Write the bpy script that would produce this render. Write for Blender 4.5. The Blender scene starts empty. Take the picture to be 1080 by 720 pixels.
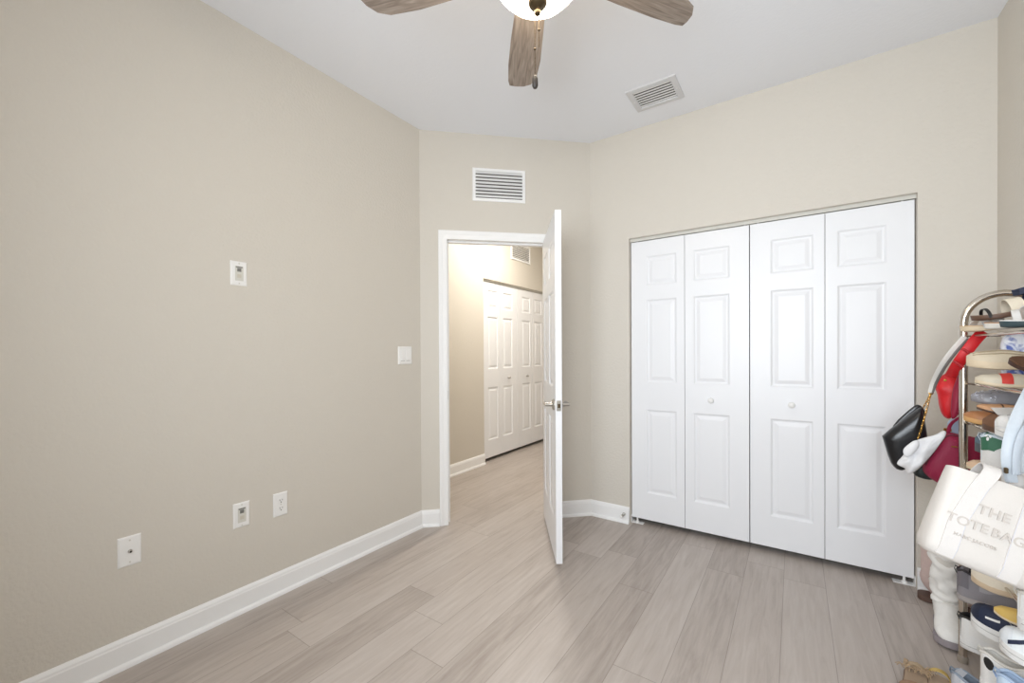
import bpy, bmesh, math, random
from math import sin, cos, tan, pi, radians, sqrt, atan2
from mathutils import Vector, Matrix, Euler, noise

scn = bpy.context.scene
COL = scn.collection
# ------------------------------------------------------------------ camera, light, exposure
FOC, CY, CAMH, TH = 437.238, 374.394, 1.20287, radians(34.2312)
ROLL, PITCH = 0.005079, -0.006774
cam_d = bpy.data.cameras.new('camera'); cam = bpy.data.objects.new('camera', cam_d); COL.objects.link(cam)
CAMR = Matrix.Rotation(TH, 3, 'Z') @ Matrix(((1, 0, 0), (0, cos(PITCH), -sin(PITCH)), (0, sin(PITCH), cos(PITCH)))) @ Matrix(((cos(ROLL), 0, sin(ROLL)), (0, 1, 0), (-sin(ROLL), 0, cos(ROLL))))
_r, _f, _u = CAMR.col[0], CAMR.col[1], CAMR.col[2]
cam.matrix_world = Matrix(((_r.x, _u.x, -_f.x, 0), (_r.y, _u.y, -_f.y, 0), (_r.z, _u.z, -_f.z, CAMH), (0, 0, 0, 1)))
cam_d.sensor_width = 36; cam_d.lens = FOC/1080*36; cam_d.shift_y = (CY-360)/1080; cam_d.clip_start = 0.02
scn.camera = cam
scn.view_settings.view_transform = 'Standard'; scn.view_settings.look = 'None'
scn.view_settings.gamma = 1; scn.view_settings.use_curve_mapping = False
scn.view_settings.exposure = 0.0
scn.cycles.use_denoising = True
scn.cycles.max_bounces = 10; scn.cycles.diffuse_bounces = 8
scn.cycles.sample_clamp_indirect = 6

world = bpy.data.worlds.new('sky'); scn.world = world; world.use_nodes = True
bg = world.node_tree.nodes['Background']; bg.inputs[0].default_value = (0.80, 0.90, 1.0, 1); bg.inputs[1].default_value = 1.2

def area_light(name, loc, rot, size, power, color):
    d = bpy.data.lights.new(name, 'AREA'); d.energy = power; d.color = color
    d.shape = 'RECTANGLE'; d.spread = radians(139); d.size = size[0]; d.size_y = size[1]
    o = bpy.data.objects.new(name, d); COL.objects.link(o); o.location = loc; o.rotation_euler = rot
    return o
# daylight through the window behind the camera
YBACK = -0.62
WIN = (-0.95, 0.55, 0.8, 2.15)          # x0,x1,z0,z1
area_light('window_daylight', ((WIN[0]+WIN[1])/2, YBACK-0.13, (WIN[2]+WIN[3])/2), (pi/2, 0, 0), (WIN[1]-WIN[0], WIN[3]-WIN[2]), 51, (0.875, 0.94, 1.0))
FAN_GLOW = 27.0
HALL_POWER = 30.0

# ------------------------------------------------------------------ helpers
V_ = Vector
def lin(c):
    c = c/255
    return c/12.92 if c <= 0.04045 else ((c+0.055)/1.055)**2.4
def rgb(r, g, b): return (lin(r), lin(g), lin(b), 1)

def P(px, py, d):
    """point seen at photo pixel (px,py), d metres in front of the lens plane"""
    return CAMR @ V_(((px-540)/FOC*d, d, (CY-py)/FOC*d)) + V_((0, 0, CAMH))
def PY(px, py, Y):
    """same, on the plane at room depth Y"""
    return P(px, py, Y/(CAMR @ V_(((px-540)/FOC, 1, (CY-py)/FOC))).y)
def PX(px, py, X):
    return P(px, py, X/(CAMR @ V_(((px-540)/FOC, 1, (CY-py)/FOC))).x)

def new_mat(name):
    m = bpy.data.materials.new(name); m.use_nodes = True
    return m, m.node_tree.nodes, m.node_tree.links, m.node_tree.nodes['Principled BSDF']
def mat(name, col, rough=0.5, metal=0.0, bump=0.0, scale=200, var=0.0, emit=None, estr=0, spec=0.5, sheen=0, stretch=None, detail=3):
    m, N, L, b = new_mat(name)
    b.inputs['Base Color'].default_value = col; b.inputs['Roughness'].default_value = rough; b.inputs['Metallic'].default_value = metal
    b.inputs['Specular IOR Level'].default_value = spec
    if sheen: b.inputs['Sheen Weight'].default_value = sheen
    if emit: b.inputs['Emission Color'].default_value = emit; b.inputs['Emission Strength'].default_value = estr
    if bump or var:
        tc = N.new('ShaderNodeTexCoord'); nz = N.new('ShaderNodeTexNoise'); nz.inputs['Scale'].default_value = scale; nz.inputs['Detail'].default_value = detail
        src = tc.outputs['Object']
        if stretch:
            mp = N.new('ShaderNodeMapping'); mp.inputs['Scale'].default_value = stretch; L.new(src, mp.inputs[0]); src = mp.outputs[0]
        L.new(src, nz.inputs['Vector'])
        if bump:
            bp = N.new('ShaderNodeBump'); bp.inputs['Strength'].default_value = bump; bp.inputs['Distance'].default_value = 0.002
            L.new(nz.outputs['Fac'], bp.inputs['Height']); L.new(bp.outputs[0], b.inputs['Normal'])
        if var:
            mx = N.new('ShaderNodeMix'); mx.data_type = 'RGBA'
            mx.inputs['A'].default_value = tuple(max(0, c*(1-var)) for c in col[:3])+(1,)
            mx.inputs['B'].default_value = tuple(min(1, c*(1+var)) for c in col[:3])+(1,)
            L.new(nz.outputs['Fac'], mx.inputs['Factor']); L.new(mx.outputs['Result'], b.inputs['Base Color'])
    return m

# ------------------------------------------------------------------ materials of the shell
M_wall = mat('greige_wall_paint', rgb(212, 206, 196), 0.55, bump=1.0, scale=75, detail=4, spec=0.35)
M_hallwall = M_wall
M_ceil = mat('ceiling_paint', rgb(238, 240, 245), 0.8, bump=0.5, scale=60, detail=5, spec=0.2)
M_trim = mat('white_trim_paint', rgb(243, 243, 243), 0.35)
M_door = mat('white_door_paint', rgb(237, 238, 241), 0.38, bump=0.12, scale=14, stretch=(9, 9, 0.6), detail=6)
M_plate = mat('white_plastic_plate', rgb(240, 239, 237), 0.3)
M_slot = mat('dark_slot', rgb(40, 38, 36), 0.6)
M_grey_slot = mat('grey_slot', rgb(120, 118, 114), 0.6)
M_nickel = mat('brushed_nickel', rgb(190, 186, 180), 0.28, 1.0, bump=0.05, scale=300)
M_chrome = mat('polished_steel_tube', rgb(205, 196, 184), 0.22, 1.0)
M_bronze = mat('dark_bronze', rgb(96, 82, 62), 0.35, 0.9)
M_gold = mat('gold_chain_metal', rgb(212, 168, 90), 0.25, 1.0)
M_track = mat('white_metal_track', rgb(214, 212, 204), 0.45)
M_closetshade = mat('closet_shade_tone', rgb(150, 146, 138), 0.8)  # lack of light inside the closets, put into a darker wall colour

def floor_material():
    m, N, L, b = new_mat('grey_oak_plank_floor')
    def math(op, a, bb=None):
        n = N.new('ShaderNodeMath'); n.operation = op
        for i, x in enumerate((a, bb)):
            if x is None: continue
            if isinstance(x, (int, float)): n.inputs[i].default_value = x
            else: L.new(x, n.inputs[i])
        return n.outputs[0]
    tc = N.new('ShaderNodeTexCoord'); sp = N.new('ShaderNodeSeparateXYZ'); L.new(tc.outputs['Object'], sp.inputs[0])
    W, LEN = 0.1775, 1.22
    r = math('DIVIDE', math('ADD', sp.outputs['X'], 0.4+W*40), W)
    row = math('FLOOR', r); fr = math('SUBTRACT', r, row)
    wn = N.new('ShaderNodeTexWhiteNoise'); wn.noise_dimensions = '1D'; L.new(math('ADD', row, 3.3), wn.inputs['W'])
    yy = math('ADD', math('DIVIDE', sp.outputs['Y'], LEN), math('ADD', math('MULTIPLY', wn.outputs['Value'], 5.0), 20.0))
    col = math('FLOOR', yy); fy = math('SUBTRACT', yy, col)
    wn2 = N.new('ShaderNodeTexWhiteNoise'); wn2.noise_dimensions = '2D'
    cb = N.new('ShaderNodeCombineXYZ'); L.new(row, cb.inputs[0]); L.new(col, cb.inputs[1]); L.new(cb.outputs[0], wn2.inputs['Vector'])
    # grain
    cv = N.new('ShaderNodeCombineXYZ')
    L.new(math('ADD', math('MULTIPLY', sp.outputs['X'], 1.0), math('MULTIPLY', wn2.outputs['Value'], 37.0)), cv.inputs[0])
    L.new(math('ADD', math('MULTIPLY', sp.outputs['Y'], 0.085), math('MULTIPLY', wn2.outputs['Value'], 11.0)), cv.inputs[1])
    nz = N.new('ShaderNodeTexNoise'); nz.inputs['Scale'].default_value = 42; nz.inputs['Detail'].default_value = 8; nz.inputs['Roughness'].default_value = 0.62; nz.inputs['Distortion'].default_value = 0.6
    L.new(cv.outputs[0], nz.inputs['Vector'])
    nb = N.new('ShaderNodeTexNoise'); nb.inputs['Scale'].default_value = 5; nb.inputs['Detail'].default_value = 3; L.new(cv.outputs[0], nb.inputs['Vector'])
    t = math('ADD', math('MULTIPLY', wn2.outputs['Value'], 0.22), math('ADD', math('MULTIPLY', nz.outputs['Fac'], 0.75), math('MULTIPLY', nb.outputs['Fac'], 0.40)))
    cr = N.new('ShaderNodeValToRGB'); L.new(t, cr.inputs[0])
    e = cr.color_ramp.elements; e[0].position = 0.33; e[0].color = rgb(147, 136, 128); e[1].position = 1.0; e[1].color = rgb(195, 187, 181)
    k = e.new(0.66); k.color = rgb(178, 168, 161)
    # seams
    ex = math('MINIMUM', fr, math('SUBTRACT', 1.0, fr)); ey = math('MINIMUM', fy, math('SUBTRACT', 1.0, fy))
    sx = math('LESS_THAN', ex, 0.0065); sy = math('LESS_THAN', ey, 0.0011)
    seam = math('MAXIMUM', sx, sy)
    mx = N.new('ShaderNodeMix'); mx.data_type = 'RGBA'; L.new(math('MULTIPLY', seam, 0.5), mx.inputs['Factor']); L.new(cr.outputs[0], mx.inputs['A']); mx.inputs['B'].default_value = rgb(104, 92, 82)
    L.new(mx.outputs['Result'], b.inputs['Base Color'])
    bp = N.new('ShaderNodeBump'); bp.inputs['Strength'].default_value = 0.15; bp.inputs['Distance'].default_value = 0.001
    L.new(math('SUBTRACT', nz.outputs['Fac'], math('MULTIPLY', seam, 1.0)), bp.inputs['Height']); L.new(bp.outputs[0], b.inputs['Normal'])
    b.inputs['Roughness'].default_value = 0.42; b.inputs['Specular IOR Level'].default_value = 0.4
    return m
M_floor = floor_material()

def wood_blade():
    m, N, L, b = new_mat('weathered_grey_wood')
    tc = N.new('ShaderNodeTexCoord'); mp = N.new('ShaderNodeMapping'); mp.inputs['Scale'].default_value = (1.6, 16, 16); L.new(tc.outputs['Object'], mp.inputs[0])
    nz = N.new('ShaderNodeTexNoise'); nz.inputs['Scale'].default_value = 4; nz.inputs['Detail'].default_value = 7; nz.inputs['Distortion'].default_value = 1.2; L.new(mp.outputs[0], nz.inputs['Vector'])
    cr = N.new('ShaderNodeValToRGB'); L.new(nz.outputs['Fac'], cr.inputs[0])
    e = cr.color_ramp.elements; e[0].position = 0.3; e[0].color = rgb(112, 98, 88); e[1].position = 0.72; e[1].color = rgb(168, 155, 143)
    L.new(cr.outputs[0], b.inputs['Base Color']); b.inputs['Roughness'].default_value = 0.5
    return m
M_blade = wood_blade()

# ------------------------------------------------------------------ mesh helpers
class MB:
    def __init__(self): self.bm = bmesh.new()
    def box(self, lo, hi, bev=0.0, seg=2, M=None):
        lo, hi = V_(lo), V_(hi)
        r = bmesh.ops.create_cube(self.bm, size=1.0, matrix=Matrix.Translation((lo+hi)/2) @ Matrix.Diagonal((*(hi-lo), 1)))
        vs = r['verts']
        if bev:
            es = list({e for v in vs for e in v.link_edges})
            rb = bmesh.ops.bevel(self.bm, geom=es, offset=bev, segments=seg, affect='EDGES', profile=0.5)
            vs = list({v for f in rb['faces'] for v in f.verts} | {v for v in vs if v.is_valid})
            # collect whole island
            seen = set(vs); st = list(vs)
            while st:
                v = st.pop()
                for e in v.link_edges:
                    o = e.other_vert(v)
                    if o not in seen: seen.add(o); st.append(o)
            vs = list(seen)
        if M is not None: bmesh.ops.transform(self.bm, matrix=M, verts=vs)
        return self
    def loft(self, rings, closed=True, cap0=False, cap1=False, loop=False):
        R = [[self.bm.verts.new(p) for p in ring] for ring in rings]
        n = len(R[0]); m = len(R)
        for i in range(m if loop else m-1):
            A, B = R[i], R[(i+1) % m]
            for j in range(n if closed else n-1):
                k = (j+1) % n
                try: self.bm.faces.new((A[j], A[k], B[k], B[j]))
                except ValueError: pass
        if cap0:
            self.bm.faces.new(list(reversed(R[0])))
        if cap1:
            self.bm.faces.new(R[-1])
        return self
    def tube(self, pts, r, n=10, caps=True, loop=False, flat=None):
        pts = [V_(p) for p in pts]; m = len(pts); rings = []
        up = None
        for i, p in enumerate(pts):
            a = pts[(i-1) % m] if (loop or i > 0) else p; b = pts[(i+1) % m] if (loop or i < m-1) else p
            d = (b-a).normalized()
            if up is None:
                up = d.orthogonal().normalized() if flat is None else V_(flat)
            up = (up - d*up.dot(d)).normalized(); s = d.cross(up)
            rr = r(i/(max(1, m-1))) if callable(r) else r
            ra, rb = rr if isinstance(rr, tuple) else (rr, rr)
            rings.append([p+up*(ra*cos(2*pi*j/n))+s*(rb*sin(2*pi*j/n)) for j in range(n)])
        self.loft(rings, True, caps and not loop, caps and not loop, loop)
        return self
    def lathe(self, prof, n=32, M=None):
        rings = []
        for r, z in prof: rings.append([V_((max(r, 1e-5)*cos(2*pi*j/n), max(r, 1e-5)*sin(2*pi*j/n), z)) for j in range(n)])
        if M is not None: rings = [[M @ p for p in r] for r in rings]
        self.loft(rings, True, prof[0][0] > 1e-4, prof[-1][0] > 1e-4)
        return self
    def face(self, pts):
        self.bm.faces.new([self.bm.verts.new(p) for p in pts]); return self
    def prism(self, poly, M, depth):
        a = [M @ V_((x, y, 0)) for x, y in poly]; b = [M @ V_((x, y, depth)) for x, y in poly]
        return self.loft([a, b], True, True, True)
    def done(self, name, m, parent=None, smooth=False, merge=1e-5, recalc=True, M=None):
        bm = self.bm
        if M is not None: bmesh.ops.transform(bm, matrix=M, verts=bm.verts[:])
        if merge: bmesh.ops.remove_doubles(bm, verts=bm.verts[:], dist=merge)
        if recalc: bmesh.ops.recalc_face_normals(bm, faces=bm.faces[:])
        me = bpy.data.meshes.new(name); bm.to_mesh(me); bm.free()
        me.materials.append(m)
        if smooth:
            me.shade_smooth()
            try: me.set_sharp_from_angle(angle=radians(40 if smooth is True else smooth))
            except Exception: pass
        o = bpy.data.objects.new(name, me); COL.objects.link(o)
        if parent is not None: o.parent = parent
        return o

def thing(name, label, cat, loc=(0, 0, 0), rot=(0, 0, 0), group=None):
    o = bpy.data.objects.new(name, None); COL.objects.link(o); o.location = loc; o.rotation_euler = rot
    o.empty_display_size = 0.05
    o['label'] = label; o['category'] = cat
    if group: o['group'] = group
    return o
def tag(o, label, cat, group=None):
    o['label'] = label; o['category'] = cat
    if group: o['group'] = group
    return o
def struct(o, label=None, cat=None):
    o['kind'] = 'structure'
    if label: o['label'] = label; o['category'] = cat
    return o
def copy_tree(o, parent=None):
    c = o.copy(); COL.objects.link(c)
    if parent is not None: c.parent = parent
    for ch in [x for x in bpy.data.objects if x.parent is o]: copy_tree(ch, c)
    return c
def lerp_tab(tab, t):
    if t <= tab[0][0]: return tab[0][1]
    for (a, va), (b, vb) in zip(tab, tab[1:]):
        if t <= b:
            k = (t-a)/(b-a); k = k*k*(3-2*k) if False else k
            return va+(vb-va)*k
    return tab[-1][1]
def chaikin(pts, n=2, closed=True):
    for _ in range(n):
        out = []
        m = len(pts)
        for i in range(m if closed else m-1):
            a, b = pts[i], pts[(i+1) % m]
            out += [a*0.75+b*0.25, a*0.25+b*0.75]
        if not closed: out = [pts[0]]+out+[pts[-1]]
        pts = out
    return pts
def smooth_path(pts, n=2): return chaikin([V_(p) for p in pts], n, False)

# ------------------------------------------------------------------ ROOM SHELL
XA, YA = -2.1346, 2.0141        # left wall / angled wall corner
XB, YB = -1.2434, 2.8604        # angled wall / closet wall corner
XC = 0.7796                     # right wall
HC = 2.74                       # ceiling
T = 0.12
XH = -2.7636                     # hall wall
wv = V_((XB-XA, YB-YA, 0)); WL = wv.length; wv.normalize(); nv = V_((-wv.y, wv.x, 0))   # n: away from the bedroom
def Mang():  # (s, n, z) -> room
    return Matrix(((wv.x, nv.x, 0, XA), (wv.y, nv.y, 0, YA), (0, 0, 1, 0), (0, 0, 0, 1)))
MA = Mang()
S0, S1, DH = 0.185, 0.905, 1.993   # door opening along the angled wall, head height
CX0, CX1, CH = -0.9545, 0.5115, 1.9925  # closet opening
HY0, HY1, HH = 3.52, 4.926, 2.004     # hall closet opening

mb = MB(); mb.box((-4.2, YBACK-0.2, -0.1), (1.2, 6.2, 0)); struct(mb.done('floor', M_floor), 'grey oak plank floor running through bedroom and hall', 'floor')
mb = MB(); mb.box((-4.2, YBACK-0.2, HC), (1.2, 6.2, HC+0.1)); struct(mb.done('ceiling', M_ceil), 'white textured ceiling over the bedroom', 'ceiling')
mb = MB(); mb.box((XA-T, YBACK-0.1, 0), (XA, YA+0.03, HC)); struct(mb.done('wall_left', M_wall), 'long greige wall on the left with outlets', 'wall')
mb = MB(); mb.box((XC, YBACK-0.1, 0), (XC+T, YB+0.9, HC)); struct(mb.done('wall_right', M_wall), 'greige wall on the right behind the shoe rack', 'wall')
mb = MB()
mb.box((-0.06, 0, 0), (S0-0.018, T, HC), M=MA).box((S1+0.018, 0, 0), (WL+0.06, T, HC), M=MA).box((S0-0.018, 0, DH+0.018), (S1+0.018, T, HC), M=MA)
struct(mb.done('wall_corner', M_wall), 'angled greige wall holding the doorway', 'wall')
mb = MB()
mb.box((XB-0.02, YB, 0), (CX0, YB+T, HC)).box((CX1, YB, 0), (XC+0.02, YB+T, HC)).box((CX0, YB, CH), (CX1, YB+T, HC))
struct(mb.done('wall_far', M_wall), 'greige wall around the closet opening', 'wall')
mb = MB()
mb.box((XA-T, YBACK-T, 0), (WIN[0], YBACK, HC)).box((WIN[1], YBACK-T, 0), (XC+T, YBACK, HC)).box((WIN[0], YBACK-T, 0), (WIN[1], YBACK, WIN[2])).box((WIN[0], YBACK-T, WIN[3]), (WIN[1], YBACK, HC))
struct(mb.done('wall_back', M_wall), 'greige wall with the window behind the viewer', 'wall')
mb = MB()
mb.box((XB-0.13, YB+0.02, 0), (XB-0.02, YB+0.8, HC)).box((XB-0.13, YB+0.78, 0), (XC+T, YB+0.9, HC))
struct(mb.done('wall_closet', M_closetshade), 'dim inside walls of the bedroom closet', 'wall')
# window frame
mb = MB(); fw = 0.05
x0, x1, z0, z1 = WIN; y0, y1 = YBACK-0.09, YBACK-0.03
for a in ((x0, z0, x1, z0+fw), (x0, z1-fw, x1, z1), (x0, z0, x0+fw, z1), (x1-fw, z0, x1, z1), ((x0+x1)/2-.02, z0, (x0+x1)/2+.02, z1)):
    mb.box((a[0], y0, a[1]), (a[2], y1, a[3]))
struct(mb.done('window_1', M_trim), 'white framed window behind the viewer', 'window')
# hall
mb = MB()
mb.box((XH-T, 1.2, 0), (XH, HY0, HC)).box((XH-T, HY1, 0), (XH, 6.0, HC)).box((XH-T, HY0, HH), (XH, HY1, HC))
struct(mb.done('wall_hall_left', M_hallwall), 'hall wall seen through the open doorway', 'wall')
mb = MB(); mb.box((XB-0.13-T, YB+0.1, 0), (XB-0.13, 6.0, HC)); struct(mb.done('wall_hall_right', M_hallwall), 'hidden right hand wall of the hall', 'wall')
mb = MB(); mb.box((XH-T, 5.6, 0), (XB-0.13, 5.72, HC)); struct(mb.done('wall_hall_end', M_hallwall), 'hidden end wall of the hall', 'wall')
mb = MB(); mb.box((XH-T, 1.2, 0), (XA-0.02, 1.3, HC)); struct(mb.done('wall_hall_near', M_hallwall), 'hidden near wall of the hall', 'wall')
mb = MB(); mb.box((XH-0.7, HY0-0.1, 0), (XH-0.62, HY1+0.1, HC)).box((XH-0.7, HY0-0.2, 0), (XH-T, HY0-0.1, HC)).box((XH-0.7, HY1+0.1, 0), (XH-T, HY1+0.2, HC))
struct(mb.done('wall_hall_closet', M_closetshade), 'dim inside walls of the hall closet', 'wall')

# baseboards: profile (n outward into room, z)
BB = 0.1125
PROF = [(0, 0), (0.026, 0), (0.0255, 0.008), (0.022, 0.015), (0.0145, 0.019), (0.0135, 0.021), (0.0135, BB-0.024), (0.0115, BB-0.020), (0.0105, BB-0.012), (0.007, BB-0.006), (0.004, BB-0.001), (0, BB)]
def baseboard(name, p, q, n, label):
    mb = MB(); n = V_((n[0], n[1], 0)).normalized()
    mb.loft([[V_((a[0], a[1], 0))+n*d+V_((0, 0, z)) for d, z in PROF] for a in (p, q)], True, True, True)
    return struct(mb.done(name, M_trim), label, 'baseboard')
def sp(s): q = MA @ V_((s, 0, 0)); return (q.x, q.y)
CS0, CS1 = S0-0.061, S1+0.06
k = 0.0057
baseboard('baseboard_left', (XA, YBACK), (XA, YA), (1, 0), 'white baseboard along the long left wall')
baseboard('baseboard_corner', sp(0), sp(CS0), -nv, 'short white baseboard left of the doorway')
baseboard('baseboard_corner_right', sp(CS1), sp(WL), -nv, 'white baseboard behind the open door')
baseboard('baseboard_far', (XB, YB), (CX0, YB), (0, -1), 'white baseboard left of the closet')
baseboard('baseboard_far_right', (CX1, YB), (XC, YB), (0, -1), 'white baseboard right of the closet')
baseboard('baseboard_right', (XC, YBACK), (XC, YB), (-1, 0), 'white baseboard behind the shoe rack')
baseboard('baseboard_hall', (XH, 1.3), (XH, HY0), (1, 0), 'white baseboard in the hall beside its closet')

# doorway casing + jamb
def casing(name, label):
    mb = MB()
    prof = [(0.0, 0), (0.0, 0.010), (0.006, 0.013), (0.030, 0.013), (0.036, 0.017), (0.054, 0.019), (0.06, 0.016), (0.06, 0)]   # (outward from opening, into room)
    def ring(corner, dx, dz): return [MA @ V_((corner[0]+dx*a, -b, corner[1]+dz*a)) for a, b in prof]
    mb.loft([ring((S0, 0.0), -1, 0), ring((S0, DH), -1, 1), ring((S1, DH), 1, 1), ring((S1, 0.0), 1, 0)], True, True, True)
    return struct(mb.done(name, M_trim, smooth=30), label, 'trim')
casing('trim_1', 'white moulded casing around the doorway')
mb = MB()
mb.box((S0-0.018, -0.001, 0), (S0, T+0.001, DH), M=MA).box((S1, -0.001, 0), (S1+0.018, T+0.001, DH), M=MA).box((S0-0.018, -0.001, DH), (S1+0.018, T+0.001, DH+0.018), M=MA)
mb.box((S0, 0.040, 0), (S0+0.011, 0.075, DH), M=MA).box((S0, 0.040, DH-0.011), (S1, 0.075, DH), M=MA).box((S1-0.011, 0.040, 0), (S1, 0.075, DH), M=MA)
jamb = struct(mb.done('trim_2', M_trim), 'white door jamb lining the doorway', 'trim')
mb = MB(); mb.box((S0-0.001, 0.004, 0.875), (S0+0.0015, 0.034, 0.935), M=MA); mb.done('strike_plate', M_nickel, jamb)

# ------------------------------------------------------------------ PANELLED DOORS
def panel_face(mb, w, h, panels, y, sgn, z0=0.0):
    """front face at plane y, panels cut as stepped raised fields; sgn = outward direction of y"""
    xs = sorted({0, w, *[p[0] for p in panels], *[p[1] for p in panels]})
    zs = sorted({z0, h, *[p[2] for p in panels], *[p[3] for p in panels]})
    for i in range(len(xs)-1):
        for j in range(len(zs)-1):
            cx, cz = (xs[i]+xs[i+1])/2, (zs[j]+zs[j+1])/2
            if any(p[0] < cx < p[1] and p[2] < cz < p[3] for p in panels): continue
            mb.face([(xs[i], y, zs[j]), (xs[i+1], y, zs[j]), (xs[i+1], y, zs[j+1]), (xs[i], y, zs[j+1])])
    for a, b, c, d in panels:
        rings = []
        for ins, dep in ((0, 0), (0.004, 0.002), (0.010, 0.0075), (0.016, 0.0085), (0.020, 0.0082), (0.038, 0.0025), (0.041, 0.002)):
            yy = y-sgn*dep
            rings.append([(a+ins, yy, c+ins), (b-ins, yy, c+ins), (b-ins, yy, d-ins), (a+ins, yy, d-ins)])
        mb.loft(rings, True, False, True)
def slab(w, h, t, panels, z0, both=True):
    mb = MB()
    panel_face(mb, w, h, panels, 0.0, -1, z0)
    if both: panel_face(mb, w, h, panels, t, 1, z0)
    else: mb.face([(0, t, z0), (w, t, z0), (w, t, h), (0, t, h)])
    mb.face([(0, 0, z0), (0, t, z0), (0, t, h), (0, 0, h)]).face([(w, 0, z0), (w, t, z0), (w, t, h), (w, 0, h)])
    mb.face([(0, 0, z0), (w, 0, z0), (w, t, z0), (0, t, z0)]).face([(0, 0, h), (w, 0, h), (w, t, h), (0, t, h)])
    return mb
ZP = [(1.660, 1.861), (0.990, 1.562), (0.222, 0.803)]
ZH = [(1.697, 1.895), (1.02, 1.60), (0.23, 0.815)]
def knob(parent, x, z, m=M_plate, r=0.016):
    mb = MB(); mb.lathe([(0.009, 0), (0.008, 0.012), (r*0.8, 0.016), (r, 0.022), (r*0.94, 0.029), (r*0.6, 0.034), (0, 0.0355)], 20, Matrix.Translation((x, 0, z)) @ Matrix.Rotation(pi/2, 4, 'X'))
    return mb.done('knob', m, parent, smooth=True)
def bifold(name, label, x0, xm, x1, y, knob_leaf, zb, zt, wide_left_first=True, kmat=M_plate, kz=0.891, kr=0.0175, zp=ZP):
    r = thing(name, label, 'closet door', (x0, y, 0)); r['kind'] = 'structure'
    for i, (a, b) in enumerate(((x0, xm-0.0015), (xm+0.0015, x1))):
        w = b-a
        l, rt = (0.105, 0.049) if i == 0 else (0.052, 0.105)
        lo = slab(w, zt, 0.034, [(l, w-rt, p, q) for p, q in zp], zb, both=False).done('door_leaf', M_door, r)
        lo.location = (a-x0, 0, 0)
        if i == knob_leaf:
            knob(lo, (l+w-rt)/2, kz, kmat, kr)
    return r
YD = YB+0.035
bifold('door_2', 'left white bifold closet door with a round white knob', -0.949, -0.595, -0.2260, YD, 1, 0.038, 1.9675)
bifold('door_3', 'right white bifold closet door beside the shoe rack', -0.2208, 0.1423, 0.5060, YD, 0, 0.038, 1.9675)
# head track and pivots
mb = MB()
mb.box((CX0, YD-0.004, CH-0.014), (CX1, YD+0.040, CH-0.001)).box((CX0, YD-0.004, CH-0.020), (CX1, YD-0.001, CH)).box((CX0, YD+0.037, CH-0.020), (CX1, YD+0.04, CH))
tr = struct(mb.done('trim_3', M_track), 'white metal track above the closet doors', 'trim')
mb = MB(); 
for x in (-0.91, -0.25, -0.18, 0.462): mb.box((x-0.004, YD+0.012, 1.960), (x+0.004, YD+0.02, CH-0.014))
mb.done('hanger_pins', M_plate, tr)
for i, (x, s) in enumerate(((CX0+0.001, 1), (CX1-0.001, -1))):
    r = thing('floor_pivot_bracket', ('white pivot bracket on the floor at left closet jamb', 'white pivot bracket on the floor at right closet jamb')[i], 'bracket', (x, YD+0.012, 0), group='closet pivot brackets')
    mb = MB(); mb.box((0 if s > 0 else -0.085, -0.022, 0.0), (0.085 if s > 0 else 0, 0.022, 0.003), 0.0008, 1).box((0 if s > 0 else -0.003, -0.02, 0), (0.003 if s > 0 else 0, 0.02, 0.05)); mb.done('bracket_plate', M_trim, r)
    mb = MB(); mb.lathe([(0.011, 0.003), (0.011, 0.012), (0.006, 0.014), (0.006, 0.037)], 14, Matrix.Translation((s*0.04, 0, 0))); mb.done('pivot_pin', M_plate, r)
# spring door stop on the baseboard left of the closet
r = thing('door_stop', 'small spring door stop screwed to the baseboard left of the closet', 'door stop', (CX0-0.035, YB-0.0135, 0.062))
mb = MB(); hel = [(0.0065*cos(a*0.9), -0.004-0.0011*a, 0.0065*sin(a*0.9)) for a in range(0, 50)]
mb.tube(hel, 0.0016, 5); mb.done('spring', M_nickel, r, smooth=True)
mb = MB(); mb.lathe([(0.009, 0), (0.009, 0.012), (0.006, 0.015), (0, 0.015)], 14, Matrix.Translation((0, -0.057, 0)) @ Matrix.Rotation(pi/2, 4, 'X')); mb.done('bumper', M_plate, r, smooth=True)
mb = MB(); mb.lathe([(0.011, -0.002), (0.011, 0.004), (0.004, 0.005)], 14, Matrix.Rotation(pi/2, 4, 'X')); mb.done('mount', M_nickel, r, smooth=True)

# hall closet (faces +X): local x -> +Y, local -y -> +X
def hall_bifold(name, label, a, m, b, kl):
    r = bifold(name, label, 0, m-a, b-a, 0, kl, 0.038, 1.982, kmat=M_nickel, kz=0.905, kr=0.013, zp=ZH)
    r.location = (XH-0.03, a, 0); r.rotation_euler = (0, 0, pi/2)
    return r
hm = (HY0+HY1)/2
hall_bifold('door_4', 'near white bifold door of the hall closet', HY0+0.008, (HY0+hm)/2, hm-0.002, 1)
hall_bifold('door_5', 'far white bifold door of the hall closet', hm+0.002, (HY1+hm)/2, HY1-0.008, 0)
mb = MB(); mb.box((XH-0.07, HY0, HH-0.018), (XH-0.026, HY1, HH-0.001)); struct(mb.done('trim_4', M_track), 'dull metal track above the hall closet doors', 'trim')

# bedroom door
HL = MA @ V_((S1-0.037, -0.002, 0))
free = V_((-1.094, 2.035, 0)); dd = (free-HL); dd.z = 0
DW = 0.708
ang = atan2(dd.y, dd.x)
pw = (0.105, 0.3075, 0.3875, 0.59)
pans = [(x0, x1, a, b) for (x0, x1) in ((0.105, 0.3075), (0.3875, 0.59)) for a, b in ((1.66, 1.86), (1.00, 1.565), (0.245, 0.815))]
# local x from hinge to free edge; local y = 0 is the face that looks at the hall side when closed
dr = slab(DW, 1.9895, 0.035, pans, 0.026).done('door_1', M_door); struct(dr, 'white six panel door standing open into the bedroom', 'door')
dr.location = (HL.x, HL.y, 0)
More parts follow.
